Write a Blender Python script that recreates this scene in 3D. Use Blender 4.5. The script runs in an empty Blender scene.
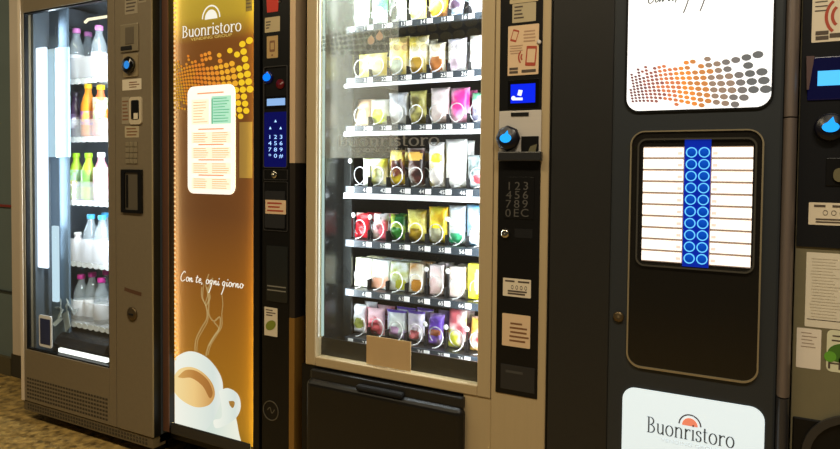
import bpy, bmesh, math, random
from mathutils import Vector, Matrix
random.seed(7)
SC = bpy.context.scene
COL = SC.collection
PI = math.pi

# ------------------------------------------------------------------ camera
W, H, F = 840.0, 449.0, 650.0
CX, CY = 420.0, 190.15
DIST, EYE = 1.63, 1.09                      # metres from the machines' fronts, above the floor
RX_ = ((0.88020572, 0.47449805, 0.00946026),     # rows: image right, image down, forward
       (0.02344245, -0.02355994, -0.99944754),   # columns: world X, Y, Z
       (-0.47401302, 0.87994121, -0.03186099))

def ray(px, py):
    d = ((px - CX) / F, (py - CY) / F, 1.0)
    return [sum(RX_[k][a] * d[k] for k in range(3)) for a in range(3)]

def at(px, py, Y=0.0):
    """where the line of sight meets the upright plane at depth Y"""
    w = ray(px, py)
    t = (DIST + Y) / w[1]
    return Vector((w[0] * t, Y, EYE + w[2] * t))

def on_floor(px, py, z=0.0):
    w = ray(px, py)
    t = (z - EYE) / w[2]
    return Vector((w[0] * t, -DIST + w[1] * t, z))

def rect(x0, y0, x1, y1, Y=0.0):
    xm, ym = (x0 + x1) / 2, (y0 + y1) / 2
    return at(x0, ym, Y).x, at(x1, ym, Y).x, at(xm, y1, Y).z, at(xm, y0, Y).z   # X0 X1 Z0 Z1

cam = bpy.data.cameras.new('camera')
cam.sensor_fit = 'HORIZONTAL'; cam.sensor_width = 36.0
cam.lens = F * 36.0 / W
cam.shift_x = -(CX - W / 2) / W
cam.shift_y = (CY - H / 2) / W
cam.clip_start = 0.02
co = bpy.data.objects.new('camera', cam); COL.objects.link(co)
m = Matrix.Identity(4)
for a in range(3):
    m[a][0] = RX_[0][a]; m[a][1] = -RX_[1][a]; m[a][2] = -RX_[2][a]
m[0][3], m[1][3], m[2][3] = 0.0, -DIST, EYE
co.matrix_world = m
SC.camera = co

# --------------------------------------------------------------- materials
def lin(c):
    c = c / 255.0
    return c / 12.92 if c <= 0.04045 else ((c + 0.055) / 1.055) ** 2.4

def L3(rgb):
    return (lin(rgb[0]), lin(rgb[1]), lin(rgb[2]), 1.0)

MATS = {}
def base(name):
    mt = bpy.data.materials.new(name); mt.use_nodes = True
    nt = mt.node_tree
    for n in list(nt.nodes): nt.nodes.remove(n)
    out = nt.nodes.new('ShaderNodeOutputMaterial')
    return mt, nt, out

def pm(name, rgb, rough=0.5, metal=0.0, spec=0.5, glow=0.0, glow_rgb=None, noise=0.0, nscale=40.0, stretch=None, bump=0.0, coat=0.0):
    if name in MATS: return MATS[name]
    mt, nt, out = base(name)
    b = nt.nodes.new('ShaderNodeBsdfPrincipled')
    nt.links.new(b.outputs[0], out.inputs[0])
    b.inputs['Base Color'].default_value = L3(rgb)
    b.inputs['Roughness'].default_value = rough
    b.inputs['Metallic'].default_value = metal
    b.inputs['Specular IOR Level'].default_value = spec
    if coat: b.inputs['Coat Weight'].default_value = coat
    if glow:
        b.inputs['Emission Color'].default_value = L3(glow_rgb or rgb)
        b.inputs['Emission Strength'].default_value = glow
    if noise or bump:
        tc = nt.nodes.new('ShaderNodeTexCoord'); mp = nt.nodes.new('ShaderNodeMapping')
        nt.links.new(tc.outputs['Object'], mp.inputs[0])
        if stretch: mp.inputs['Scale'].default_value = stretch
        nz = nt.nodes.new('ShaderNodeTexNoise'); nz.inputs['Scale'].default_value = nscale; nz.inputs['Detail'].default_value = 4
        nt.links.new(mp.outputs[0], nz.inputs['Vector'])
        if noise:
            mx = nt.nodes.new('ShaderNodeMix'); mx.data_type = 'RGBA'
            lo = tuple(lin(v) * (1 - noise) for v in rgb) + (1,); hi = tuple(min(1, lin(v) * (1 + noise)) for v in rgb) + (1,)
            mx.inputs[6].default_value = lo; mx.inputs[7].default_value = hi
            nt.links.new(nz.outputs[0], mx.inputs[0]); nt.links.new(mx.outputs[2], b.inputs['Base Color'])
        if bump:
            bp = nt.nodes.new('ShaderNodeBump'); bp.inputs['Strength'].default_value = bump; bp.inputs['Distance'].default_value = 0.002
            nt.links.new(nz.outputs[0], bp.inputs['Height']); nt.links.new(bp.outputs[0], b.inputs['Normal'])
    MATS[name] = mt
    return mt

def glow(name, rgb, s=1.0):
    if name in MATS: return MATS[name]
    mt, nt, out = base(name)
    e = nt.nodes.new('ShaderNodeEmission'); e.inputs[0].default_value = L3(rgb); e.inputs[1].default_value = s
    nt.links.new(e.outputs[0], out.inputs[0]); MATS[name] = mt
    return mt

def clear(name, rgb=(255, 255, 255), see=0.9, body=(235, 240, 245), gloss=0.04, rough=0.03):
    """glass / clear plastic / thin film: a see-through share, a pale body share, a mirror share"""
    if name in MATS: return MATS[name]
    mt, nt, out = base(name)
    t = nt.nodes.new('ShaderNodeBsdfTransparent'); t.inputs[0].default_value = L3(rgb)
    d = nt.nodes.new('ShaderNodeBsdfDiffuse'); d.inputs[0].default_value = L3(body)
    g = nt.nodes.new('ShaderNodeBsdfGlossy'); g.inputs['Roughness'].default_value = rough
    m1 = nt.nodes.new('ShaderNodeMixShader'); m1.inputs[0].default_value = 1 - see
    m2 = nt.nodes.new('ShaderNodeMixShader'); m2.inputs[0].default_value = gloss
    nt.links.new(t.outputs[0], m1.inputs[1]); nt.links.new(d.outputs[0], m1.inputs[2])
    nt.links.new(m1.outputs[0], m2.inputs[1]); nt.links.new(g.outputs[0], m2.inputs[2])
    nt.links.new(m2.outputs[0], out.inputs[0]); MATS[name] = mt
    return mt

def film(name, see, rgb):
    mt, nt, out = base(name)
    t = nt.nodes.new('ShaderNodeBsdfTransparent'); d = nt.nodes.new('ShaderNodeBsdfTranslucent'); d.inputs[0].default_value = L3(rgb)
    f = nt.nodes.new('ShaderNodeBsdfDiffuse'); f.inputs[0].default_value = L3(rgb)
    a = nt.nodes.new('ShaderNodeAddShader'); nt.links.new(d.outputs[0], a.inputs[0]); nt.links.new(f.outputs[0], a.inputs[1])
    m1 = nt.nodes.new('ShaderNodeMixShader'); m1.inputs[0].default_value = 1 - see
    nt.links.new(t.outputs[0], m1.inputs[1]); nt.links.new(a.outputs[0], m1.inputs[2]); nt.links.new(m1.outputs[0], out.inputs[0])
    return mt

def packmat(name, c1, c2, c3, scale=14.0, thr=0.5, rough=0.3):
    """printed foil: a ground colour with two patches of print in it"""
    if name in MATS: return MATS[name]
    mt, nt, out = base(name)
    b = nt.nodes.new('ShaderNodeBsdfPrincipled'); b.inputs['Roughness'].default_value = rough
    tc = nt.nodes.new('ShaderNodeTexCoord')
    mp = nt.nodes.new('ShaderNodeMapping'); mp.inputs['Location'].default_value = (random.random() * 9, 3, random.random() * 9)
    nz = nt.nodes.new('ShaderNodeTexNoise'); nz.inputs['Scale'].default_value = scale; nz.inputs['Detail'].default_value = 3
    r = nt.nodes.new('ShaderNodeValToRGB'); r.color_ramp.interpolation = 'LINEAR'
    e = r.color_ramp.elements
    e[0].position = max(0.02, thr - 0.1); e[0].color = L3(c1)
    e[1].position = thr; e[1].color = L3(c2)
    x = e.new(min(.98, thr + 0.1)); x.color = L3(c3)
    nt.links.new(tc.outputs['Object'], mp.inputs[0]); nt.links.new(mp.outputs[0], nz.inputs['Vector'])
    nt.links.new(nz.outputs[0], r.inputs[0]); nt.links.new(r.outputs[0], b.inputs['Base Color'])
    nt.links.new(b.outputs[0], out.inputs[0]); MATS[name] = mt
    return mt

# ------------------------------------------------------------ mesh builder
ORG = {}
class MB:
    def __init__(s): s.bm = bmesh.new(); s.smooth = set()
    def face(s, vs, mi=0, sm=False):
        try:
            f = s.bm.faces.new(vs); f.material_index = mi; f.smooth = sm
            return f
        except ValueError: return None
    def box(s, x0, x1, y0, y1, z0, z1, bev=0.0, mi=0, seg=2):
        if x1 < x0: x0, x1 = x1, x0
        if z1 < z0: z0, z1 = z1, z0
        r = bmesh.ops.create_cube(s.bm, size=1.0)
        vs = r['verts']
        for v in vs:
            v.co = Vector(((x0 + x1) / 2 + v.co.x * (x1 - x0), (y0 + y1) / 2 + v.co.y * (y1 - y0), (z0 + z1) / 2 + v.co.z * (z1 - z0)))
        fs = set(f for v in vs for f in v.link_faces)
        for f in fs: f.material_index = mi
        if bev:
            es = list(set(e for v in vs for e in v.link_edges))
            bmesh.ops.bevel(s.bm, geom=es, offset=bev, segments=seg, affect='EDGES', profile=0.5)
        return s
    def prism(s, poly, y0, y1, mi=0, sm=False):
        """closed outline in X,Z pushed from y0 (front) to y1"""
        a = [s.bm.verts.new((p[0], y0, p[1])) for p in poly]
        b = [s.bm.verts.new((p[0], y1, p[1])) for p in poly]
        s.face(a, mi); s.face(b[::-1], mi)
        n = len(poly)
        for i in range(n): s.face([a[i], b[i], b[(i + 1) % n], a[(i + 1) % n]], mi, sm)
        return s
    def flat(s, poly, y, mi=0):
        s.face([s.bm.verts.new((p[0], y, p[1])) for p in poly], mi); return s
    def ring(s, outer, inner, y0, y1, mi=0):
        n = len(outer)
        A = [s.bm.verts.new((p[0], y0, p[1])) for p in outer]; B = [s.bm.verts.new((p[0], y0, p[1])) for p in inner]
        C = [s.bm.verts.new((p[0], y1, p[1])) for p in outer]; D_ = [s.bm.verts.new((p[0], y1, p[1])) for p in inner]
        for i in range(n):
            j = (i + 1) % n
            s.face([A[i], A[j], B[j], B[i]], mi); s.face([C[i], D_[i], D_[j], C[j]], mi)
            s.face([A[i], C[i], C[j], A[j]], mi); s.face([B[i], B[j], D_[j], D_[i]], mi)
        return s
    def tube(s, pts, r, n=6, closed=False, mi=0):
        rings = []
        N = len(pts)
        for i, p in enumerate(pts):
            p = Vector(p)
            a = Vector(pts[(i - 1) % N] if (closed or i > 0) else pts[0]); b = Vector(pts[(i + 1) % N] if (closed or i < N - 1) else pts[-1])
            t = (b - a).normalized()
            u = t.cross(Vector((0, 0, 1)))
            if u.length < 1e-3: u = t.cross(Vector((0, 1, 0)))
            u.normalize(); w = t.cross(u)
            rings.append([s.bm.verts.new(p + (u * math.cos(2 * PI * k / n) + w * math.sin(2 * PI * k / n)) * r) for k in range(n)])
        for i in range(N if closed else N - 1):
            a, b = rings[i], rings[(i + 1) % N]
            for k in range(n): s.face([a[k], a[(k + 1) % n], b[(k + 1) % n], b[k]], mi, True)
        if not closed:
            s.face(rings[0][::-1], mi); s.face(rings[-1], mi)
        return s
    def lathe(s, prof, c, n=18, axis='Z', mi=0, mis=None):
        """profile of (radius, offset) turned about an axis through c"""
        rings = []
        for r, h in prof:
            ring = []
            for k in range(n):
                a = 2 * PI * k / n
                if axis == 'Z': q = (c[0] + r * math.cos(a), c[1] + r * math.sin(a), c[2] + h)
                elif axis == 'Y': q = (c[0] + r * math.cos(a), c[1] + h, c[2] + r * math.sin(a))
                else: q = (c[0] + h, c[1] + r * math.cos(a), c[2] + r * math.sin(a))
                ring.append(s.bm.verts.new(q))
            rings.append(ring)
        for i in range(len(rings) - 1):
            for k in range(n):
                s.face([rings[i][k], rings[i][(k + 1) % n], rings[i + 1][(k + 1) % n], rings[i + 1][k]], mis[i] if mis else mi, True)
        s.face(rings[0][::-1], mi); s.face(rings[-1], mi)
        return s
    def stroke(s, path, y, wf, mi=0, M=None, th=0.0):
        """a pen line: path in X,Z, width from wf(direction)"""
        n = len(path)
        Lp, Rp = [], []
        for i in range(n):
            a, b = path[max(0, i - 1)], path[min(n - 1, i + 1)]
            dx, dz = b[0] - a[0], b[1] - a[1]
            l = math.hypot(dx, dz) or 1e-6
            w = wf(dx / l, dz / l) / 2
            Lp.append((path[i][0] - dz / l * w, path[i][1] + dx / l * w)); Rp.append((path[i][0] + dz / l * w, path[i][1] - dx / l * w))
        if M: Lp = [M(p) for p in Lp]; Rp = [M(p) for p in Rp]
        A = [s.bm.verts.new((p[0], y, p[1])) for p in Lp]; B = [s.bm.verts.new((p[0], y, p[1])) for p in Rp]
        for i in range(n - 1): s.face([A[i], A[i + 1], B[i + 1], B[i]], mi)
        return s
    def text(s, body, size, x, z, y, align='CENTER', mi=0, sx=1.0):
        me = text_mesh(body)
        vs = [v.co.copy() for v in me.vertices]
        if not vs: return s
        mn = min(v.x for v in vs); mxx = max(v.x for v in vs)
        off = {'CENTER': (mn + mxx) / 2, 'LEFT': mn, 'RIGHT': mxx}[align]
        bv = [s.bm.verts.new((x + (v.x - off) * size * sx, y, z + v.y * size)) for v in vs]
        for p in me.polygons: s.face([bv[i] for i in p.vertices], mi)
        return s
    def text_fit(s, body, x0, x1, z, hgt, y, mi=0):
        me = text_mesh(body); vs = [v.co.copy() for v in me.vertices]
        a = min(v.x for v in vs); b = max(v.x for v in vs); t = max(v.y for v in vs)
        bv = [s.bm.verts.new((x0 + (v.x - a) / (b - a) * (x1 - x0), y, z + v.y / t * hgt)) for v in vs]
        for p in me.polygons: s.face([bv[i] for i in p.vertices], mi)
        return s
    def build(s, name, mats, parent=None, label=None, kind=None, fix=True):
        if fix: bmesh.ops.recalc_face_normals(s.bm, faces=s.bm.faces)
        me = bpy.data.meshes.new(name)
        o_ = ORG.get(parent.name, Vector((0, 0, 0))) if parent else Vector((0, 0, 0))
        for v in s.bm.verts: v.co -= o_
        s.bm.to_mesh(me); s.bm.free()
        for mt in (mats if isinstance(mats, (list, tuple)) else [mats]): me.materials.append(mt)
        ob = bpy.data.objects.new(name, me); COL.objects.link(ob)
        if parent: ob.parent = parent; ORG[ob.name] = o_
        if label: ob['label'] = label
        if kind: ob['kind'] = kind
        return ob

TXT = {}
def text_mesh(body):
    if body in TXT: return TXT[body]
    cu = bpy.data.curves.new('lettering', 'FONT'); cu.body = body; cu.resolution_u = 3
    ob = bpy.data.objects.new('lettering', cu); COL.objects.link(ob)
    dg = bpy.context.evaluated_depsgraph_get(); dg.update()
    me = bpy.data.meshes.new_from_object(ob.evaluated_get(dg))
    bpy.data.objects.remove(ob); bpy.data.curves.remove(cu)
    TXT[body] = me
    return me

def rr(x0, x1, z0, z1, r, n=6):
    """rounded rectangle outline"""
    r = min(r, abs(x1 - x0) / 2 - 1e-5, abs(z1 - z0) / 2 - 1e-5)
    out = []
    for cx, cz, a0 in ((x1 - r, z1 - r, 0), (x0 + r, z1 - r, 90), (x0 + r, z0 + r, 180), (x1 - r, z0 + r, 270)):
        for k in range(n + 1):
            a = math.radians(a0 + 90 * k / n)
            out.append((cx + r * math.cos(a), cz + r * math.sin(a)))
    return out

def ell(cx, cz, rx, rz, n=24, a0=0, a1=2 * PI, rot=0.0):
    full = abs(a1 - a0 - 2 * PI) < 1e-6
    out = []
    for k in range(n if full else n + 1):
        a = a0 + (a1 - a0) * k / n
        u, v = rx * math.cos(a), rz * math.sin(a)
        out.append((cx + u * math.cos(rot) - v * math.sin(rot), cz + u * math.sin(rot) + v * math.cos(rot)))
    return out

def thing(name, label, cat, loc, group=None):
    o = bpy.data.objects.new(name, None); COL.objects.link(o)
    o.location = loc; o.empty_display_size = 0.05
    ORG[o.name] = Vector(loc)
    o['label'] = label; o['category'] = cat
    if group: o['group'] = group
    return o

def tag(o, label, cat, group=None):
    o['label'] = label; o['category'] = cat
    if group: o['group'] = group
    return o

def struct(o): o['kind'] = 'structure'; return o

# quick parts -------------------------------------------------------------
def rbox(x0, y0, x1, y1, Y0, Y1, bev=0.0, mb=None):
    mb = mb or MB(); X0, X1, Z0, Z1 = rect(x0, y0, x1, y1, Y0)
    mb.box(X0, X1, Y0, Y1, Z0, Z1, bev); return mb

def catmull(pts, n=5):
    out = []
    P = [pts[0]] + list(pts) + [pts[-1]]
    for i in range(1, len(P) - 2):
        p0, p1, p2, p3 = P[i - 1], P[i], P[i + 1], P[i + 2]
        for k in range(n):
            t = k / n
            out.append(tuple(0.5 * (2 * p1[a] + (p2[a] - p0[a]) * t + (2 * p0[a] - 5 * p1[a] + 4 * p2[a] - p3[a]) * t * t + (3 * p1[a] - p0[a] - 3 * p2[a] + p3[a]) * t ** 3) for a in (0, 1)))
    out.append(tuple(pts[-1]))
    return out

# serif wordmark ----------------------------------------------------------
def arc(cx, cz, rx, rz, d0, d1, n=14):
    return [(cx + rx * math.cos(math.radians(d0 + (d1 - d0) * k / n)), cz + rz * math.sin(math.radians(d0 + (d1 - d0) * k / n))) for k in range(n + 1)]
SERIF = {
    'B': (.66, [[(.14, 0), (.14, 1)], arc(.22, .755, .27, .225, 90, -90), arc(.22, .27, .33, .25, 90, -90), [(.02, .98), (.26, .98)], [(.02, .02), (.26, .02)]]),
    'u': (.66, [[(.15, .66), (.15, .24)], arc(.31, .24, .16, .21, 180, 290), [(.36, .05), (.5, .16)], [(.51, .66), (.51, 0)], [(.05, .64), (.16, .64)], [(.41, .64), (.52, .64)], [(.5, .02), (.6, .02)]]),
    'o': (.64, [arc(.31, .33, .24, .32, 0, 360, 24)]),
    'n': (.68, [[(.14, 0), (.14, .66)], [(.15, .5), (.27, .62)], arc(.35, .44, .17, .2, 120, 0), [(.52, .44), (.52, 0)], [(.04, .64), (.15, .64)], [(.03, .02), (.25, .02)], [(.41, .02), (.63, .02)]]),
    'r': (.5, [[(.14, 0), (.14, .66)], [(.15, .46), (.25, .58), (.34, .63), (.42, .62), (.44, .54)], [(.04, .64), (.15, .64)], [(.03, .02), (.27, .02)]]),
    'i': (.3, [[(.15, 0), (.15, .66)], [(.15, .84), (.15, .96)], [(.05, .64), (.16, .64)], [(.04, .02), (.26, .02)]]),
    's': (.48, [catmull([(.39, .5), (.33, .62), (.22, .64), (.11, .57), (.13, .43), (.24, .35), (.37, .26), (.38, .1), (.26, .01), (.12, .04), (.06, .17)])]),
    't': (.42, [[(.17, .86), (.17, .16)], arc(.28, .15, .11, .13, 180, 310), [(.04, .64), (.36, .64)]]),
}
def wordmark(mb, word, x0, x1, zb, hgt, y, mi=0, thick=.11, thin=.045):
    tot = sum(SERIF[c][0] for c in word); sx = (x1 - x0) / tot
    cur = 0.0
    wf = lambda dx, dz: thin + (thick - thin) * abs(dz)
    for c in word:
        adv, st = SERIF[c]
        for p in st:
            mb.stroke([(q[0] + cur, q[1]) for q in p], y, wf, mi, M=lambda q: (x0 + q[0] * sx, zb + q[1] * hgt))
        cur += adv
    return mb

def emblem(x, z, r, y, mats_i=(0, 0), mb=None):
    """half sun under a thin arc"""
    mb = mb or MB()
    mb.flat(ell(x, z, r * .72, r * .78, 18, 0, PI), y, mats_i[0])
    mb.stroke(ell(x, z, r * 1.0, r * 1.1, 22, PI * .02, PI * .98), y, lambda a, b: r * .13, mats_i[1])
    return mb

# handwriting -------------------------------------------------------------
HAND = {
    'C': (1.35, [[(1.0, 1.75), (.75, 2.1), (.35, 1.7), (.02, .9), (.15, .15), (.6, -.05), (1.15, .35)]]),
    'o': (.9, [[(.6, .85), (.25, .9), (.08, .45), (.3, .02), (.65, .2), (.68, .65), (.5, .85), (.95, .6)]]),
    'n': (1.0, [[(.05, .85), (.12, .0)], [(.12, .1), (.35, .75), (.55, .8), (.58, .3), (.68, .02), (.98, .3)]]),
    't': (.8, [[(.4, 1.5), (.22, .5), (.3, .02), (.7, .25)], [(.0, 1.0), (.7, 1.1)]]),
    'e': (.8, [[(.08, .4), (.45, .55), (.5, .85), (.25, .9), (.08, .45), (.25, .02), (.75, .25)]]),
    ',': (.5, [[(.15, .1), (.05, -.3)]]),
    ' ': (.55, []),
    'g': (1.0, [[(.62, .8), (.3, .9), (.08, .45), (.3, .05), (.6, .35), (.68, .85)], [(.68, .85), (.5, -.5), (.25, -1.5), (.12, -1.8)]]),
    'i': (.55, [[(.12, .85), (.12, .2), (.25, .02), (.5, .3)], [(.2, 1.25), (.3, 1.45)]]),
    'r': (.75, [[(.08, .8), (.14, .0)], [(.14, .2), (.35, .8), (.62, .82)]]),
}
def handwriting(mb, s, x0, x1, zb, xh, y, pen, mi=0, slant=.18):
    tot = sum(HAND[c][0] for c in s); sx = (x1 - x0) / tot
    cur = 0
    for c in s:
        adv, st = HAND[c]
        for p in st:
            q = [(x0 + (cur + a) * sx + b * xh * slant, zb + b * xh) for a, b in (catmull(p, 4) if len(p) > 2 else p)]
            mb.stroke(q, y, lambda dx, dz: pen * (.55 + .45 * abs(dz)), mi)
        cur += adv
    return mb

def dot_wave(mb, x0, x1, z0, z1, y, n_mats, keep=lambda x, z, r: True):
    """the wave of growing dots printed on the lit signs; x0..x1 by z0..z1 is the wave's own box"""
    w, h = x1 - x0, z1 - z0
    u = 0.014; col = 0; rnd = random.Random(3)
    while u < 1.12:
        s = .027 + .062 * u ** 1.3
        sz = s * w / h * (.84 - .12 * u)
        mid = .40 + .05 * u + .07 * math.sin(u * 5.2) * (1 - u)
        up = .27 + .28 * u; dn = .27 + .26 * u
        for j in range(-int(dn / sz) - 2, int(up / sz) + 3):
            v = mid + j * sz
            e = (v - mid) / up if v > mid else (mid - v) / dn
            if e > 1.08: continue
            if v > mid and e > .6 and rnd.random() < (e - .5) * 1.1: continue
            if v < mid and e > .72 and u < .6 and rnd.random() < .5: continue
            X, Z = x0 + (u * .975 - j * s * .16) * w, z0 + (v - .13 * u) * h
            r = s * w * .45 * (1 - .08 * abs(e))
            if not (z0 - .02 * h <= Z <= z0 + h * 1.05): continue
            if not keep(X, Z, r): continue
            k = min(n_mats - 1, max(0, int(u * n_mats + rnd.uniform(-.3, .3))))
            mb.flat(ell(X, Z, r, r * .74, 12, rot=-.5 + .45 * u), y, k)
        u += s; col += 1
    return mb

# ---------------------------------------------------------------- palette
M_TAUPE = pm('taupe_painted_steel', (132, 119, 96), .45, .1, noise=.08, nscale=60)
M_TAUPE_D = pm('taupe_shadow_gap', (30, 26, 20), .8)
M_BEIGE = pm('beige_aluminium', (190, 170, 132), .45, .1, noise=.05, nscale=80, stretch=(1, 1, .05))
M_CREAM = pm('cream_paint', (232, 216, 192), .5)
M_BLACK = pm('black_plastic', (15, 15, 15), .4, spec=.3, noise=.1, nscale=80)
M_BLACKG = pm('glossy_black', (10, 10, 11), .12, spec=.5)
M_DARK = pm('charcoal_paint', (39, 39, 37), .42, .1, noise=.08, nscale=50)
M_DARK2 = pm('dark_grey_plastic', (40, 41, 43), .38)
M_COLUMN = pm('brushed_dark_metal', (124, 112, 104), .42, .35, noise=.06, nscale=90, stretch=(1, 1, .05))
M_GAP = pm('deep_gap', (6, 6, 6), .9)
M_CHROME = pm('chrome', (210, 205, 190), .15, 1.0)
M_STEEL = pm('brushed_steel', (206, 200, 192), .5, .1, noise=.06, nscale=120, stretch=(.05, 1, 1))
M_INNER = pm('inner_grey_metal', (92, 100, 108), .45, .2)
M_INBLACK = pm('inner_black', (14, 15, 18), .6)
M_WHITEP = pm('white_plastic', (236, 238, 240), .4)
M_PAPER = pm('paper_white', (226, 214, 190), .7)
M_PAPERP = pm('paper_peach', (226, 196, 158), .7)
M_KRAFT = pm('kraft_paper', (196, 166, 120), .8, noise=.05, nscale=20)
M_INK = pm('ink_dark', (84, 72, 60), .7)
M_INKR = pm('ink_red', (176, 72, 48), .7)
M_INKB = pm('ink_brown', (132, 92, 60), .7)
M_GREENM = pm('greenish_grey_steel', (128, 122, 96), .42, .2, noise=.06, nscale=40)
M_BLUE = glow('reader_blue', (14, 120, 255), 1.3)
M_BLUED = pm('reader_blue_body', (8, 18, 60), .25, glow=.05, glow_rgb=(0, 20, 160))
M_CYAN = glow('reader_cyan', (40, 165, 255), 1.3)
M_GLOWBAR = glow('glow_bar_white', (226, 238, 255), 1.7)
M_GLASS = clear('window_glass', (250, 253, 252), .985, gloss=.03)
M_WIRE = pm('white_coated_wire', (225, 226, 228), .3, .4)
M_LEDW = glow('led_white', (255, 252, 240), 3.0)

EPS = .0007

# ---------------------------------------------------------------- setting
FX0, FX1, FY0, FY1 = -4.6, 2.2, -3.4, 1.0
def floor_mat():
    mt, nt, out = base('speckled_terrazzo')
    b = nt.nodes.new('ShaderNodeBsdfPrincipled'); b.inputs['Roughness'].default_value = .45
    tc = nt.nodes.new('ShaderNodeTexCoord')
    v = nt.nodes.new('ShaderNodeTexVoronoi'); v.inputs['Scale'].default_value = 48
    n1 = nt.nodes.new('ShaderNodeTexNoise'); n1.inputs['Scale'].default_value = 26; n1.inputs['Detail'].default_value = 6
    r1 = nt.nodes.new('ShaderNodeValToRGB'); r2 = nt.nodes.new('ShaderNodeValToRGB')
    e = r1.color_ramp.elements; e[0].position = .36; e[0].color = L3((84, 62, 26)); e[1].position = .62; e[1].color = L3((206, 168, 92))
    e = r2.color_ramp.elements; e[0].position = .0; e[0].color = L3((58, 44, 20)); e[1].position = 1; e[1].color = L3((226, 196, 130))
    mx = nt.nodes.new('ShaderNodeMix'); mx.data_type = 'RGBA'; mx.inputs[0].default_value = .38
    for a, s in ((v, 'Object'), (n1, 'Object')): nt.links.new(tc.outputs[s], a.inputs['Vector'])
    nt.links.new(n1.outputs[0], r1.inputs[0]); nt.links.new(v.outputs['Color'], r2.inputs[0])
    nt.links.new(r1.outputs[0], mx.inputs[6]); nt.links.new(r2.outputs[0], mx.inputs[7])
    nt.links.new(mx.outputs[2], b.inputs['Base Color']); nt.links.new(b.outputs[0], out.inputs[0])
    return mt
struct(MB().box(FX0, FX1, FY0, FY1, -.05, 0).build('floor', floor_mat()))
M_WALL = pm('grey_green_wall', (116, 130, 126), .6, noise=.06, nscale=6)
struct(MB().box(FX0, FX1, FY1, FY1 + .1, 0, 2.9).build('wall_back', M_WALL))
M_CEIL = pm('ceiling_paint', (120, 112, 98), .8)
struct(MB().box(FX0, FX1, FY0, FY1 + .1, 2.9, 3.0).build('ceiling', M_CEIL))
# the wall beside the first machine: a grey face, a cream jamb and a dark skirting
YJ = .30
xj0, xj1 = at(10.8, 200, YJ).x, at(21, 200, YJ).x
zj = at(15, 355, YJ).z
struct(MB().box(FX0, xj0, YJ + .02, FY1, 0, 2.9).build('wall_left', M_WALL))
struct(MB().box(xj0, xj1, YJ, YJ + .06, zj, 2.9, .004).build('trim_1', M_CREAM))
struct(MB().box(xj0 - .02, xj1, YJ + .005, YJ + .06, 0, zj).build('baseboard_left', pm('dark_skirting', (62, 58, 46), .6)))
zb_ = at(4, 357, YJ).z
struct(MB().box(FX0, xj0 - .02, YJ - .0, YJ + .02, 0, zb_).build('baseboard_back', pm('olive_skirting', (96, 88, 62), .6)))
zr = at(4, 206, YJ).z
struct(MB().box(FX0, xj0, YJ + .012, YJ + .02, zr - .006, zr + .006).build('trim_2', pm('red_line', (150, 60, 46), .5)))
zr = at(4, 292, YJ).z
struct(MB().box(FX0, xj0, YJ + .012, YJ + .02, zr - .004, zr + .004).build('trim_3', pm('seam_line', (50, 56, 52), .5)))

# ================================================= 1  bottle machine (left)
def shell(x0, x1, y0, y1, z0, z1, t=.03):
    """an open-fronted cabinet"""
    mb = MB()
    mb.box(x0, x0 + t, y0, y1, z0, z1).box(x1 - t, x1, y0, y1, z0, z1)
    mb.box(x0, x1, y0, y1, z1 - t, z1).box(x0, x1, y0, y1, z0, z0 + t).box(x0, x1, y1 - t, y1, z0, z1)
    return mb

def bars(mb, X0, X1, Z0, Z1, Y, rows, mi=0, jag=.35, fill=.42):
    """lines of small print too small to read"""
    h = (Z1 - Z0) / rows
    for i in range(rows):
        z = Z1 - (i + .5) * h
        a = X0 + random.random() * jag * .2 * (X1 - X0); b = X1 - random.random() * jag * (X1 - X0)
        mb.flat([(a, z - h * fill / 2), (b, z - h * fill / 2), (b, z + h * fill / 2), (a, z + h * fill / 2)], Y, mi)
    return mb

def sticker(name, px, Y, mt, parent, rows=0, ink=None, label=None, r=.002, area=(.08, .92, .1, .9), extra=None):
    X0, X1, Z0, Z1 = rect(*px, Y)
    o = MB().prism(rr(X0, X1, Z0, Z1, r, 3), Y - .0008, Y).build(name, mt, parent, label)
    if rows or extra:
        mb = MB(); w, h = X1 - X0, Z1 - Z0
        if rows: bars(mb, X0 + w * area[0], X0 + w * area[1], Z0 + h * area[2], Z0 + h * area[3], Y - .0012, rows)
        if extra: extra(mb, X0, X1, Z0, Z1, Y - .0013)
        mb.build('print', ink or M_INK, o)
    return o

XL, XR = at(20.8, 204).x, at(152.5, 220).x
GX0, GX1, GZ0, GZ1 = rect(24.3, 5.0, 108.2, 358.5)
DZ0 = at(63, 411.5).z
TOP = 1.83
m1 = thing('bottle_vending_machine', 'taupe bottle vending machine with glass door and drink bottles, leftmost of the five machines', 'vending machine', ((XL + XR) / 2, .4, 0))
shell(XL + .012, XR - .005, .035, .8, DZ0 - .03, TOP - .005).build('cabinet', [M_INNER], m1)
mb = MB()   # door frame round the window
mb.box(XL, GX0, 0, .035, DZ0, TOP, .003).box(GX0, GX1, 0, .035, GZ1, TOP, .002).box(GX0, GX1, 0, .035, DZ0, GZ0, .002)
XD = at(115.3, 214).x
mb.box(GX1, XD, 0, .035, DZ0, TOP, .002)
mb.build('door', M_TAUPE, m1)
MB().box(XD + .004, XR, -.002, .035, DZ0, TOP, .004).build('control_panel', M_TAUPE, m1)
MB().box(XL - .004, XL + .016, -.004, .0, DZ0, TOP, .001).build('edge_strip', M_CREAM, m1, 'cream strip down the left edge of the door')
MB().box(GX0, GX1, .012, .018, GZ0, GZ1).build('window_pane', M_GLASS, m1)
MB().ring(rr(GX0 - .001, GX1 + .001, GZ0 - .001, GZ1 + .001, .004, 2), rr(GX0 + .006, GX1 - .006, GZ0 + .006, GZ1 - .006, .004, 2), .004, .02).build('window_gasket', M_BLACK, m1)
# dark side of the door
MB().box(XR - .006, XR + .001, .004, .034, DZ0, TOP).build('door_edge', M_BLACK, m1)
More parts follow.
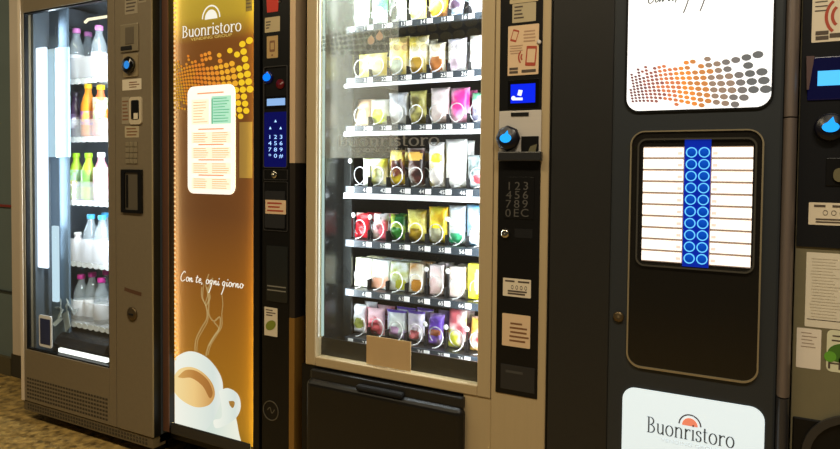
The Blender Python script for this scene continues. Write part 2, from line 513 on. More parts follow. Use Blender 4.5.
# vents
mb = MB()
vx0, vx1, vz0, vz1 = rect(27, 382, 108, 411, -.0)
vz0 = DZ0 + .012; vz1 = vz0 + .095
for i in range(30):
    for j in range(6):
        a = vx0 + (vx1 - vx0) * i / 30; z = vz0 + (vz1 - vz0) * j / 6
        mb.box(a + .003, a + (vx1 - vx0) / 30 - .003, -.0012, .001, z + .004, z + .0115)
mb.build('vent_slots', pm('vent_brown', (66, 58, 44), .7), m1)
mb = MB(); mb.box(XL + .004, XR - .006, .004, .06, DZ0 - .042, DZ0 - .004)
mb.build('plinth', pm('plinth_taupe', (112, 100, 78), .5, .2), m1)
mb = MB()
for i in range(44):
    for j in range(2):
        a = XL + .03 + (XR - XL - .06) * i / 44
        mb.box(a, a + .009, .0028, .005, DZ0 - .034 + j * .014, DZ0 - .026 + j * .014)
mb.build('plinth_holes', pm('vent_brown', (66, 58, 44), .7), m1)
for fx, fy in ((at(60, 425, .07).x, .09), (XR - .07, .09), (XL + .08, .72), (XR - .07, .72)):
    MB().lathe([(.026, 0), (.028, .006), (.028, .02), (.018, .026), (.018, DZ0 - .03)], (fx, fy, 0), 14).build('foot', M_BLACK, m1)
# fittings on the control column
Yc = -.002
sticker('notice', (125, -4, 137.5, 14), Yc, pm('notice_taupe', (160, 148, 124), .6), m1, 4, label='faded notice at the top of the column')
sticker('notice', (138.5, -6, 146, 2.5), Yc, pm('notice_taupe', (160, 148, 124), .6), m1, 2, label='small faded notice in the corner')
X0, X1, Z0, Z1 = rect(121.5, 24, 139, 52, Yc)
bz = MB().box(X0, X1, Yc - .006, Yc, Z0, Z1, .003).build('coin_module', pm('module_taupe', (150, 138, 112), .4, .3), m1)
rbox(125, 27, 133.5, 44, Yc - .008, Yc - .005, .001).build('coin_cover', pm('cover_taupe', (116, 106, 88), .4, .3), bz)
rbox(120.5, 46, 131.5, 50, Yc - .008, Yc - .005, .0005).build('coin_slot', M_GAP, bz)
X0, X1, Z0, Z1 = rect(124, 54, 138.5, 77, Yc)
rd = MB().prism(rr(X0, X1, Z0, Z1, .006), Yc - .004, Yc).build('reader_plate', pm('plate_taupe', (168, 150, 116), .4, .3), m1)
c = at(130.8, 65.5, Yc)
ro = MB().lathe([(.030, 0), (.032, -.01), (.028, -.016), (.0, -.017)], (c.x, Yc - .002, c.z), 24, 'Y').build('contactless_reader', M_BLACKG, rd)
MB().lathe([(.015, 0), (.013, -.002), (.0, -.003)], (c.x, Yc - .0185, c.z), 20, 'Y').build('reader_light', glow('reader_blue_dim', (50, 140, 225), .95), rd)
sticker('banknote_sticker', (122.5, 79, 141.5, 90), Yc, M_PAPER, m1, 3, M_INKB, 'pale sticker under the blue reader', area=(.35, .95, .15, .8))
X0, X1, Z0, Z1 = rect(130.5, 97, 142.5, 124.5, Yc)
bn = MB().prism(rr(X0, X1, Z0, Z1, .012), Yc - .006, Yc).build('banknote_reader', pm('bezel_cream', (206, 192, 164), .4), m1)
MB().prism(rr(X0 + .012, X1 - .012, Z0 + .018, Z1 - .012, .006), Yc - .0075, Yc - .005).build('note_slot', M_BLACK, bn)
rbox(133.5, 113, 137.5, 119, Yc - .009, Yc - .007).build('finger_mark', M_PAPER, bn)
sticker('notice', (125, 126, 139, 137.5), Yc, pm('notice_cream', (186, 172, 140), .6), m1, 3, M_INKB, 'small cream notice under the banknote reader')
sticker('notice', (122, 97, 129.5, 124), Yc, pm('notice_taupe', (160, 148, 124), .6), m1, 6, M_INKB, 'faint printed hints beside the banknote reader')
# keypad
X0, X1, Z0, Z1 = rect(126, 141.5, 138, 164, Yc)
kp = MB().box(X0, X1, Yc - .001, Yc, Z0, Z1, .0003).build('keypad', pm('keypad_taupe', (128, 116, 92), .5, .2), m1)
keys = ['1', '2', '3', '4', '5', '6', '7', '8', '9', '0', 'E', 'C']
for i in range(12):
    r_, c_ = divmod(i, 3); w, h = (X1 - X0) / 3, (Z1 - Z0) / 4
    x, z = X0 + (c_ + .5) * w, Z1 - (r_ + .5) * h
    k = MB().box(x - w * .42, x + w * .42, Yc - .004, Yc - .0005, z - h * .42, z + h * .42, .001).build('key', pm('key_taupe', (150, 138, 112), .45, .2), kp)
# flap
X0, X1, Z0, Z1 = rect(122.5, 169.5, 143, 213, Yc)
fl = MB().ring(rr(X0, X1, Z0, Z1, .004), rr(X0 + .02, X1 - .02, Z0 + .012, Z1 - .012, .003), Yc - .008, Yc).build('change_tray', M_BLACK, m1, 'black framed tray opening')
MB().box(X0 + .02, X1 - .02, Yc - .003, Yc + .0, Z0 + .012, Z1 - .012).build('flap', pm('flap_taupe', (110, 102, 86), .35, .3), fl)
MB().box(X0 + .026, X0 + .036, Yc - .005, Yc - .002, Z0 + .02, Z1 - .02).build('hinge', M_BLACK, fl)
c = at(132.5, 291.5, Yc)
mb = MB(); mb.stroke([(c.x - .045, c.z + .006), (c.x - .02, c.z + .002), (c.x + .05, c.z - .006)], Yc - EPS, lambda a, b: .014)
mb.build('maker_badge', pm('badge_rust', (96, 66, 46), .6), m1)
c = at(132.5, 314, Yc)
lk = MB().lathe([(.027, 0), (.027, -.004), (.021, -.007), (0, -.007)], (c.x, Yc, c.z), 20, 'Y').build('door_lock', pm('lock_bronze', (104, 88, 62), .35, .7), m1)
MB().box(c.x - .012, c.x + .012, Yc - .009, Yc - .006, c.z - .003, c.z + .003).build('keyhole', M_GAP, lk)
# inside: lamps, glowing bars, liner, shelves, delivery chute
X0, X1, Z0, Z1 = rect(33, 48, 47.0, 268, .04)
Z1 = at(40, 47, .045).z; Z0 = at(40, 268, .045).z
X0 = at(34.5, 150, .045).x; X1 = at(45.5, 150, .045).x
MB().box(X0, X1, .045, .06, Z0, Z1, .006).build('glow_bar', M_GLOWBAR, m1, 'tall white glowing bar behind the left edge of the glass')  # added glowing bar, built along a white streak of the glass
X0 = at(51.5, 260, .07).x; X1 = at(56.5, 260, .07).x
MB().box(X0, X1, .07, .085, at(54, 302, .07).z, at(54, 226, .07).z, .004).build('glow_bar', glow('glow_bar_low', (206, 232, 248), 1.05), m1, 'shorter glowing bar lower down')  # second added glowing bar, for the lower streak
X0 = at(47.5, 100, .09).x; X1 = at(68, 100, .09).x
MB().box(X0, X1, .09, .10, at(58, 157, .09).z, at(58, 48, .09).z).build('pale_panel', pm('pale_blue_panel', (176, 198, 206), .9, spec=.1), m1, 'pale blue panel beside the tall glowing bar')  # plain panel added for the pale patch next to the bar
X0 = at(46, 200, .105).x; X1 = at(68, 200, .105).x
MB().box(X0, X1, .105, .115, at(58, 345, .105).z, at(58, 8, .105).z).build('side_liner', pm('liner_blue_grey', (96, 112, 126), .9, spec=.1), m1)
BX0, BX1 = at(66.5, 200, .125).x, at(118, 200, .125).x
MB().box(BX0 - .1, BX1, .5, .51, .5, TOP - .06).build('back_liner', pm('liner_dark', (36, 38, 52), .6), m1)
X0, X1 = at(86, 15, .1).x, at(110, 15, .1).x
mb = MB(); a = at(85, 20, .1); b = at(108, 15, .1)
mb.tube([(a.x, .1, a.z - .01), (a.x + .02, .1, a.z), (b.x, .1, a.z)], .006, 8)
mb.build('glow_bar', glow('led_warm', (255, 240, 205), 1.4), m1, 'short warm lamp tube under the ceiling of the cabinet')
mb = MB()
mb.box(at(46, 25, .12).x, at(62, 25, .12).x, .12, .3, at(55, 28, .12).z, TOP - .05, .006)
mb.build('motor_box', pm('motor_grey', (70, 76, 84), .5), m1)
B_ROWS = [(80.5, 56), (139.5, 119), (203.5, 182), (265.5, 240), (327, 303)]     # tray edge: lower and upper pixel rows at x=88
TRAYZ = []
for k, (yb, yt) in enumerate(B_ROWS):
    zt = at(88, yb - 3, .12).z
    TRAYZ.append(zt)
    sh = MB().box(BX0, BX1, .12, .46, zt - .014, zt).build('shelf', pm('shelf_white', (225, 230, 235), .4), m1)
    # scalloped front lip
    mb = MB(); n = 9
    for i in range(n):
        a = BX0 + (BX1 - BX0) * (i + .5) / n
        mb.prism(ell(a, zt - .012, (BX1 - BX0) / n * .52, .012, 12), .116, .124)
    mb.build('scalloped_lip', M_WHITEP, sh)
    MB().box(BX0, BX1, .114, .117, zt, at(88, yt, .114).z).build('label_glare', clear('glare_sheet_%d' % (k in (0, 3)), (255, 255, 255), .55 if k in (0, 3) else .78, (250, 250, 255), .04), sh)  # added milky sheet, its white imitates overexposed bottle labels
# chute
X0, X1 = at(62, 340, .1).x, at(112, 340, .1).x
mb = MB(); z0, z1 = at(90, 352, .06).z, at(90, 330, .12).z
prof = [(.06, z0), (.08, z0 + .03), (.14, z0 + .06), (.30, z0 + .075), (.30, z0 + .03), (.1, z0 - .01)]
a = [mb.bm.verts.new((X0, p[0], p[1])) for p in prof]; b = [mb.bm.verts.new((X1, p[0], p[1])) for p in prof]
for i in range(6): mb.face([a[i], a[(i + 1) % 6], b[(i + 1) % 6], b[i]])
mb.face(a); mb.face(b)
ch = mb.build('delivery_chute', pm('chute_black', (30, 30, 34), .25), m1)
a, b = at(58, 349.5, .03), at(106, 359, .03)
MB().box(a.x, b.x, .03, .045, GZ0 + .004, GZ0 + .022, .003).build('glow_bar', glow('led_sill', (255, 255, 250), 1.6), m1, 'bright lamp bar along the window sill')
mb = MB()
X0, X1, Z0, Z1 = rect(56, 300, 70, 338, .09)
for q in range(9):
    cx, cz, cy = X0 + (X1 - X0) * random.uniform(.1, .9), Z0 + (Z1 - Z0) * random.uniform(.1, .9), random.uniform(.085, .13)
    d1 = Vector((random.uniform(-1, 1), random.uniform(-.5, .5), random.uniform(-1, 1))).normalized() * random.uniform(.02, .045)
    d2 = d1.cross(Vector((random.uniform(-1, 1), 1, random.uniform(-1, 1)))).normalized() * random.uniform(.015, .04)
    c0 = Vector((cx, cy, cz)); n_ = d1.cross(d2).normalized() * .003
    vs = [mb.bm.verts.new(c0 + a_ * d1 + b_ * d2 + k_ * n_) for k_ in (0, 1) for a_, b_ in ((-1, -1), (1, -.8), (.8, 1), (-1, .9))]
    for f in ((0, 1, 2, 3), (7, 6, 5, 4), (0, 4, 5, 1), (1, 5, 6, 2), (2, 6, 7, 3), (3, 7, 4, 0)): mb.face([vs[i] for i in f])
mb.build('lift_bracket', clear('lift_plastic', (255, 255, 255), .6, (230, 238, 236), .1), m1)
X0, X1, Z0, Z1 = rect(39.5, 315.5, 52, 350, .008)
pc = MB().prism(rr(X0, X1, Z0 + .012, Z1, .01), .006, .010).build('window_card', M_WHITEP, m1, 'white edged card with a dark blue picture in the corner of the glass')
MB().prism(rr(X0 + .009, X1 - .009, Z0 + .024, Z1 - .014, .003), .005, .007).build('card_picture', pm('card_blue', (40, 52, 92), .4, noise=.3, nscale=14), pc)

# bottles ------------------------------------------------------------------
def bottle(px, ytop, row, Y, style, label, group=None):
    c = at(px, 100, Y); z0 = TRAYZ[row] + .0005
    hgt = at(px, ytop, Y).z - z0
    o = thing('drink_bottle', label, 'bottle', (c.x, Y, z0), group)
    R = style.get('r', .031)
    ch_ = style.get('cap_h', .018); hb = hgt - ch_
    mis = None
    prof = [(R * .7, 0), (R * .95, .006), (R, .014), (R * .97, hb * .3), (R, hb * .34), (R, hb * .58), (R * .93, hb * .68), (R * .72, hb * .80), (R * .46, hb * .9), (.0135, hb * .95), (.0135, hb)]
    MB().lathe(prof, (c.x, Y, z0), 20).build('body', style['body'], o)
    MB().lathe([(.0155, hb - .002), (.0165, hb), (.0165, hb + ch_ - .003), (.0145, hb + ch_)], (c.x, Y, z0), 16).build('cap', style['cap'], o)
    if style.get('label'):
        a, b = style.get('band', (.2, .56))
        MB().lathe([(R + .0005, hb * a), (R + .0012, hb * a + .001), (R + .0012, hb * b - .001), (R + .0005, hb * b)], (c.x, Y, z0), 20).build('paper_label', style['label'], o)
    if style.get('drink'):
        dp = [(R * .66, .003), (R * .92, .008), (R * .94, .016), (R * .93, hb * .58), (R * .86, hb * .68), (R * .66, hb * .78)]
        MB().lathe(dp, (c.x, Y, z0), 18).build('drink', style['drink'], o)
    return o
PET = clear('clear_pet', (248, 252, 255), .74, (225, 235, 240), .07, .08)
water = lambda cap, body=PET, lab=None, **k: dict(body=body, cap=pm('cap_%d_%d_%d' % cap, cap, .35), label=lab, **k)
WLAB = packmat('white_water_label', (250, 250, 255), (248, 248, 252), (120, 90, 130), 26, .66)
PINK = (236, 140, 214)
bottle(77, 28.5, 0, .155, water(PINK, lab=WLAB, band=(.08, .52)), 'clear water bottle with pink cap, left end of the top bottle shelf')
bottle(88.5, 32, 0, .20, water(PINK, lab=WLAB, band=(.08, .52)), 'pink-capped water bottle set furthest back on the top bottle shelf')
bottle(99.5, 25.5, 0, .155, water(PINK, lab=WLAB, band=(.08, .52)), 'clear water bottle with pink cap on the top bottle shelf, beside the right door edge')
DARKP = pm('cola_purple', (58, 40, 66), .25)
bottle(75.5, 92, 1, .155, dict(body=DARKP, cap=pm('cap_dark', (40, 34, 50), .4), label=packmat('silver_label', (230, 230, 240), (110, 90, 130), (60, 40, 70), 22, .5), r=.028), 'dark bottle with silver label beside the orange drink on the second shelf')
bottle(88.3, 84, 1, .155, dict(body=pm('orange_drink', (246, 150, 40), .25), cap=pm('cap_yellow', (250, 205, 40), .35), label=packmat('purple_label', (150, 70, 170), (196, 120, 200), (250, 180, 90), 18, .5), r=.030, band=(.24, .52)), 'orange drink bottle with yellow cap and purple label')
bottle(100.8, 85, 1, .155, dict(body=pm('red_orange_drink', (240, 112, 60), .25), cap=pm('cap_yellow', (250, 205, 40), .35), label=packmat('green_orange_label', (70, 190, 100), (238, 236, 200), (244, 130, 50), 16, .46), r=.031, band=(.36, .82)), 'red orange drink bottle with yellow cap and green neck label')
TEA = pm('lime_tea', (176, 214, 60), .25)
TLAB = packmat('tea_label', (240, 216, 90), (170, 220, 190), (150, 200, 70), 18, .5)
bottle(75.7, 153, 2, .155, dict(body=TEA, cap=pm('cap_lime', (160, 216, 40), .35), label=TLAB, r=.030, band=(.3, .7)), 'pale green tea bottle with lime cap, left end of the third shelf')
bottle(88.2, 153, 2, .155, dict(body=TEA, cap=pm('cap_lime', (160, 216, 40), .35), label=packmat('tea_label_two', (248, 200, 90), (150, 190, 90), (120, 170, 90), 18, .5), r=.030, band=(.3, .7)), 'lime-capped tea bottle standing between the other tea bottle and the pink one')
bottle(100.9, 152.5, 2, .155, dict(body=pm('pink_drink', (246, 160, 176), .25), cap=pm('cap_white', (244, 240, 240), .35), label=packmat('pink_label', (250, 130, 150), (252, 190, 200), (250, 230, 230), 16, .5), r=.031, band=(.3, .75)), 'pink drink bottle with white cap on the third shelf')
BLUE = (70, 170, 225)
bottle(77, 232, 3, .150, dict(body=pm('milk_white', (246, 240, 240), .3), cap=pm('cap_white', (244, 240, 240), .35), label=WLAB, r=.030, cap_h=.012), 'short white bottle at the left end of the fourth shelf')
bottle(90.2, 214, 3, .155, water(BLUE, lab=WLAB, band=(.05, .5)), 'blue-capped water bottle beside the short white bottle')
bottle(101.3, 215, 3, .155, water(BLUE, lab=WLAB, band=(.05, .5)), 'blue-capped water bottle in front at the right end of the fourth shelf')
bottle(104.5, 212.5, 3, .225, water(BLUE, lab=WLAB, band=(.05, .5)), 'blue-capped water bottle half hidden behind another at the right of the fourth shelf')
MAG = (226, 60, 170)
for (x, y, Y, l) in ((80, 274, .155, 'magenta-capped water bottle, left end of the lowest bottle shelf'), (91, 272, .165, 'magenta-capped water bottle in the middle of the lowest bottle shelf'),
                  (100.5, 277.5, .150, 'magenta-capped water bottle with the lowest cap, right of the middle on the bottom shelf'), (105.5, 270, .225, 'magenta-capped water bottle at the back right corner of the lowest bottle shelf')):
    bottle(x, y, 4, Y, water(MAG, lab=WLAB, band=(.12, .5)), l)

# ======================================= 2  hot drinks machine with gold sign
Y2 = .045
XL2, XR2 = at(163.0, 230, Y2).x, at(295.6, 230, Y2).x
m2 = thing('coffee_vending_machine', 'narrow black coffee machine with a tall gold lit sign of a coffee cup', 'vending machine', ((XL2 + XR2) / 2, .42, 0))
PX0, PX1, PZ0, PZ1 = rect(169.2, -80, 253.6, 439, Y2)
PZ1 = TOP - .04
YP = Y2 + .022                         # the lit sheet lies recessed between its two edge lamps
MB().box(XL2, XR2 - .02, Y2 + .03, .8, .06, TOP).build('cabinet', M_BLACK, m2)
mb = MB()
mb.box(XL2, PX0, Y2 - .002, Y2 + .03, .1, TOP, .002).box(PX1, PX1 + .028, Y2 - .002, Y2 + .03, .1, TOP, .002)
mb.box(PX0, PX1, Y2, Y2 + .03, PZ1, TOP).box(PX0, PX1, Y2 - .002, Y2 + .03, .1, PZ0)
mb.build('sign_frame', M_BLACK, m2)
MB().box(XL2 + .002, PX0, Y2 - .004, Y2 - .002, .1, TOP).build('edge_trim', pm('rose_brown_trim', (120, 84, 66), .4, .3), m2, 'brown metal trim along the left edge')
for q in ((XL2 + .06, .12), (XR2 - .07, .12), (XL2 + .06, .72), (XR2 - .07, .72)):
    MB().lathe([(.024, 0), (.026, .006), (.026, .02), (.016, .026), (.016, .062)], (q[0], q[1], 0), 12).build('foot', M_BLACK, m2)

def sign_print():
    mt, nt, out = base('gold_sign_print')
    b = nt.nodes.new('ShaderNodeBsdfPrincipled'); b.inputs['Roughness'].default_value = .45
    tc = nt.nodes.new('ShaderNodeTexCoord'); sp = nt.nodes.new('ShaderNodeSeparateXYZ'); nt.links.new(tc.outputs['Generated'], sp.inputs[0])
    r = nt.nodes.new('ShaderNodeValToRGB'); nt.links.new(sp.outputs['Z'], r.inputs[0])
    e = r.color_ramp.elements
    e[0].position = 0; e[0].color = L3((164, 122, 36)); e[1].position = 1; e[1].color = L3((186, 166, 50))
    for p, c in ((.16, (156, 108, 30)), (.34, (134, 86, 30)), (.48, (104, 66, 34)), (.66, (96, 60, 30)), (.74, (104, 64, 24)), (.85, (112, 66, 18)), (.905, (168, 144, 40))):
        x = e.new(p); x.color = L3(c)
    nt.links.new(r.outputs[0], b.inputs['Base Color']); nt.links.new(r.outputs[0], b.inputs['Emission Color'])
    b.inputs['Emission Strength'].default_value = .45
    nt.links.new(b.outputs[0], out.inputs[0])
    return mt
sign2 = MB().box(PX0, PX1, YP, YP + .006, PZ0, PZ1).build('lit_sign', sign_print(), m2, 'gold to brown lit sheet')
def strip_lamp(x, facing, zlo, zhi, Y, power, rgb, wid=.012, name='strip_light'):
    l = bpy.data.lights.new(name, 'AREA'); l.shape = 'RECTANGLE'; l.size = wid; l.size_y = zhi - zlo
    l.energy = power; l.color = tuple(L3(rgb)[:3])
    o = bpy.data.objects.new(name, l); COL.objects.link(o)
    o.location = (x, Y, (zlo + zhi) / 2)
    fx = Vector(facing).normalized()
    z = -fx; y = Vector((0, 0, 1)); x_ = y.cross(z).normalized()
    mm = Matrix((x_, y, z)).transposed().to_4x4(); mm.translation = o.location
    o.matrix_world = mm
    return o
strip_lamp(PX0 + .001, (1, .25, 0), PZ0, PZ1, Y2 + .012, .85, (255, 226, 160))
strip_lamp(PX1 - .001, (-1, .25, 0), PZ0, PZ1, Y2 + .012, 1.6, (255, 234, 140))
# beads of the edge lamps
mb = MB(); n = 96
for i in range(n):
    z = PZ0 + (PZ1 - PZ0) * (i + .5) / n
    if z < at(170, 358, YP).z: continue
    mb.box(PX0 + .003, PX0 + .011, YP - .003, YP - .0005, z - .0035, z + .0035)
mb.build('led_beads', glow('bead_peach', (255, 214, 150), 1.0), sign2)
MB().box(PX1 - .008, PX1 - .002, YP - .003, YP - .0005, PZ0 + .05, PZ1).build('led_bar', glow('bar_gold', (255, 214, 70), .95), sign2)

yp = YP - .0008
def S2(px, py): v = at(px, py, YP); return v.x, v.z
# wave of dots
x0, x1, z0, z1 = rect(169.5, 38, 253, 117, YP)
mx0, mx1, mz0, mz1 = rect(188.5, 85.5, 235.5, 194, YP)
DOT = [glow('dot_amber_%d' % i, c, .95) for i, c in enumerate(((206, 150, 44), (220, 140, 44), (226, 132, 46), (236, 146, 50), (246, 176, 50), (252, 206, 44)))]
dot_wave(MB(), x0, x1, z0, z1, yp, 6, keep=lambda x, z, r: x0 + .004 < x < x1 - r * .6).build('dot_pattern', DOT, sign2, 'wave of orange dots')
# wordmark
WHT = glow('print_white_lit', (255, 250, 232), .95)
mb = MB()
x0, z_ = S2(182.2, 34.5); x1, _ = S2(241.8, 30)
zl = at(211.5, 34.5, YP).z; zh = at(211.5, 21.5, YP).z - zl
wordmark(mb, 'Buonristoro', x0, x1, zl, zh * .92, yp)
mb.build('wordmark', WHT, sign2)
mb = MB(); mb.text_fit('VENDING GROUP', at(191, 38, YP).x, at(232, 36, YP).x, at(211, 38.6, YP).z, .010, yp)
mb.build('small_lettering', glow('print_gold_lit', (240, 206, 110), .8), sign2)
cx_, cz_ = S2(211.2, 19.0); rr_ = (at(220, 19, YP).x - cx_)
emblem(cx_, cz_, rr_, yp).build('half_sun_emblem', WHT, sign2)
sticker('notice', (246, -8, 252.5, 11), YP, pm('notice_olive', (128, 112, 56), .6), sign2, 4, M_INK, 'small olive notice in the top right corner of the sign')
# price list
mb = MB().prism(rr(mx0, mx1, mz0, mz1, .028), YP - .004, YP)
pl = mb.build('price_list', pm('price_white', (250, 246, 240), .5, glow=.74), sign2, 'white rounded price list')
w, h = mx1 - mx0, mz1 - mz0
def blk(mb, u0, u1, v0, v1, y, mi=0):
    mb.flat([(mx0 + u0 * w, mz0 + v0 * h), (mx0 + u1 * w, mz0 + v0 * h), (mx0 + u1 * w, mz0 + v1 * h), (mx0 + u0 * w, mz0 + v1 * h)], y, mi)
yq = YP - .0045
mb = MB(); blk(mb, .52, .93, .645, .90, yq); mb.build('green_field', pm('price_mint', (166, 220, 200), .6, glow=.7), pl)
mb = MB()
blk(mb, .09, .47, .645, .88, yq)
for k in range(4):
    v = .50 - k * .142
    blk(mb, .09, .93, v - .03, v + .075, yq)
mb.build('cream_fields', pm('price_cream', (250, 234, 210), .6, glow=.8), pl)
mb = MB()
for k in range(9):
    blk(mb, .56, .90 - .1 * random.random(), .665 + k * .026, .673 + k * .026, yq - .0004)
blk(mb, .52, .55, .645, .88, yq - .0004)
mb.build('print', pm('price_green_ink', (100, 184, 158), .6, glow=.5), pl)
mb = MB()
for k in range(8):
    blk(mb, .13, .44 - .12 * random.random(), .665 + k * .026, .671 + k * .026, yq - .0004)
for k in range(4):
    v = .50 - k * .142
    blk(mb, .24, .78, v + .094, v + .106, yq - .0004)
    for q in range(5):
        blk(mb, .13, .46 - .08 * random.random(), v + .06 - q * .02, v + .066 - q * .02, yq - .0004)
        blk(mb, .53, .9 - .08 * random.random(), v + .06 - q * .02, v + .066 - q * .02, yq - .0004)
blk(mb, .22, .78, .925, .938, yq - .0004)
mb.build('print', pm('price_orange_ink', (234, 160, 122), .6, glow=.55), pl)
# pale fields behind the list, right
mb = MB()
x0, x1, z0, z1 = rect(239.5, 122, 252.5, 178, YP)
mb.flat([(x0, z0), (x1, z0), (x1, z1), (x0, z1)], yp).build('olive_field', pm('field_olive', (150, 122, 62), .6, glow=.3), sign2, 'faded notice right of the price list')
# handwriting and steam
x0, z0 = S2(180.8, 283); x1, _ = S2(243.5, 283)
hand = MB(); zx = at(211, 281, YP).z; handwriting(hand, 'Con te, ogni giorno', x0, x1, zx - .012, .0175, yp - .0003, .0042)
hand.build('handwriting', WHT, sign2)
def px_path(pts): return catmull([S2(*p) for p in pts], 6)
STEAM = film('steam_film', .55, (0, 0, 0))
nt_ = STEAM.node_tree; em = nt_.nodes.new('ShaderNodeEmission'); em.inputs[0].default_value = L3((226, 204, 140)); em.inputs[1].default_value = .75
mx_ = [n for n in nt_.nodes if n.type == 'MIX_SHADER'][0]; nt_.links.new(em.outputs[0], mx_.inputs[2])
mb = MB()
strands = ((((195, 353), (196, 340), (201, 329), (207, 318), (206, 306), (202, 297), (202, 287)), .006), (((197, 352), (198, 340), (203, 330), (208, 320), (207, 308), (203, 298), (204, 284)), .004),
           (((206, 356), (209, 345), (215, 335), (220, 327), (220, 317), (214, 321), (209, 314), (209, 300), (207, 287)), .007), (((208, 355), (211, 345), (217, 335), (222, 326), (222, 314), (223, 304), (222, 294)), .004),
           (((214, 322), (219, 329), (214, 337), (209, 346)), .006), (((206, 306), (210, 298), (209, 289), (213, 278)), .008), (((205, 304), (208, 294), (206, 284), (209, 274)), .005))
for q, (pts, wd) in enumerate(strands):
    p = px_path(pts)
    mb.stroke(p, yp - .00003 * q, lambda a, b, wd=wd: wd * (.6 + .4 * abs(b)))
mb.build('steam', STEAM, sign2, 'pale steam rising from the cup')
# the printed cup: saucer, body, rim, coffee, handle
def poly_px(pts, n=5, clipx=True):
    q = catmull(pts + [pts[0]], n)[:-1]
    out = []
    for p in q:
        x, z = S2(*p)
        out.append((max(x, PX0 + .002), z))
    return out
def print_ramp(name, cols, axis='X', s=.93):
    mt, nt, out = base(name)
    e_ = nt.nodes.new('ShaderNodeEmission'); e_.inputs[1].default_value = s
    tc = nt.nodes.new('ShaderNodeTexCoord'); sp = nt.nodes.new('ShaderNodeSeparateXYZ'); nt.links.new(tc.outputs['Generated'], sp.inputs[0])
    r = nt.nodes.new('ShaderNodeValToRGB'); nt.links.new(sp.outputs[axis], r.inputs[0])
    el = r.color_ramp.elements
    el[0].position = cols[0][0]; el[0].color = L3(cols[0][1]); el[1].position = cols[-1][0]; el[1].color = L3(cols[-1][1])
    for p, c in cols[1:-1]:
        x = el.new(p); x.color = L3(c)
    nt.links.new(r.outputs[0], e_.inputs[0]); nt.links.new(e_.outputs[0], out.inputs[0])
    return mt
CUPW = print_ramp('cup_print', ((0, (250, 250, 236)), (.45, (236, 242, 230)), (.8, (222, 232, 224)), (1, (240, 242, 232))))
CUPS = print_ramp('saucer_print', ((0, (206, 222, 214)), (.6, (222, 234, 222)), (1, (246, 246, 228))))
sx0 = PX0 + .002
lim = lambda poly: [(min(max(x, sx0), PX1), max(z, PZ0 + .002)) for x, z in poly]
mb = MB(); mb.flat(lim(poly_px([(169, 404), (190, 392), (222, 396), (233, 408), (238.5, 430), (239, 452), (200, 446), (169, 436)])), yp - .0002)
mb.build('saucer', CUPS, sign2, 'white saucer')
cup = MB(); cup.flat(lim(poly_px([(169, 362), (184, 352.5), (196, 352), (210, 360), (221, 376), (223, 392), (218, 410), (208, 428), (196, 438), (180, 436), (168, 432), (168, 400)])), yp - .0004)
cup = cup.build('cup', CUPW, sign2, 'white coffee cup seen from above')
mb = MB()
o_ = [S2(*p) for p in catmull([(219, 391), (228, 388), (238, 394), (241, 406), (237, 417), (226, 425), (216, 428), (214, 420), (222, 417), (221, 400)], 4)]
mb.flat(o_, yp - .0006); mb.build('handle', CUPW, cup)
mb = MB(); mb.flat([S2(*p) for p in catmull([(229, 401), (234, 401), (235, 404), (233, 408), (230, 405)], 4)], yp - .0008)
mb.build('handle_hole', pm('hole_brown', (166, 128, 66), .6, glow=.5), cup)
mb = MB(); mb.flat(lim(poly_px([(173, 378), (180, 369), (192, 367), (204, 373), (213, 384), (215, 396), (209, 405), (196, 407), (182, 400), (174, 390)])), yp - .0006)
cf = mb.build('coffee', print_ramp('coffee_print', ((0, (250, 224, 160)), (.5, (244, 206, 136)), (1, (206, 150, 82)))), cup, 'creamy coffee in the cup')
mb = MB(); mb.flat(lim(poly_px([(178, 377), (186, 370), (197, 371), (208, 380), (213, 392), (210, 398), (203, 386), (192, 378), (183, 378)])), yp - .0008)
mb.build('crema', print_ramp('crema_print', ((0, (220, 170, 96)), (.5, (190, 132, 66)), (1, (168, 112, 54)))), cf)

# control column ------------------------------------------------------------
Y2c = Y2 - .002
cx0, cx1 = at(262.5, 230, Y2).x, at(289.6, 230, Y2).x
cc = MB().box(cx0, cx1, Y2c, Y2 + .03, .1, TOP, .002).build('control_column', M_BLACK, m2)
bx1_ = at(295.6, 230, Y2).x
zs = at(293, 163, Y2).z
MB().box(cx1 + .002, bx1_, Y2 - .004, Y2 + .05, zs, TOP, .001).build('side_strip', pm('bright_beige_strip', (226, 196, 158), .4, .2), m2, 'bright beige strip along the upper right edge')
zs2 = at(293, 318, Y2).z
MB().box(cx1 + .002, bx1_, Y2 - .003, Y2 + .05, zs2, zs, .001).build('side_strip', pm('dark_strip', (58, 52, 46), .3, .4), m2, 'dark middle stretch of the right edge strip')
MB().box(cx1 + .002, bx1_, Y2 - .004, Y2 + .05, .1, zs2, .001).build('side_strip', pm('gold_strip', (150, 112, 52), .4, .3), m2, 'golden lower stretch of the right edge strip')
c = at(272.5, 3, Y2c)
mb = MB(); x0, x1, z0, z1 = rect(266, -12, 279.5, 12, Y2c)
mb.prism([(x0, z1), (x0 + .006, z0), (x1 - .006, z0), (x1, z1)], Y2c - .001, Y2c)
cp = mb.build('cup_sticker', pm('sticker_red', (206, 52, 34), .5), m2, 'red paper cup sticker')
mb = MB(); mb.tube([(x1 - .002, Y2c - .0015, z1 - .03), (x1 + .004, Y2c - .0015, z1 - .05), (x1 - .004, Y2c - .0015, z0 + .03)], .0018, 6)
mb.build('cup_outline', M_PAPER, cp)
sticker('notice', (265, 17, 280, 32), Y2c, pm('notice_cream2', (196, 178, 138), .6), m2, 3, M_INK, 'cream notice below the red cup sticker', area=(.06, .42, .2, .8))
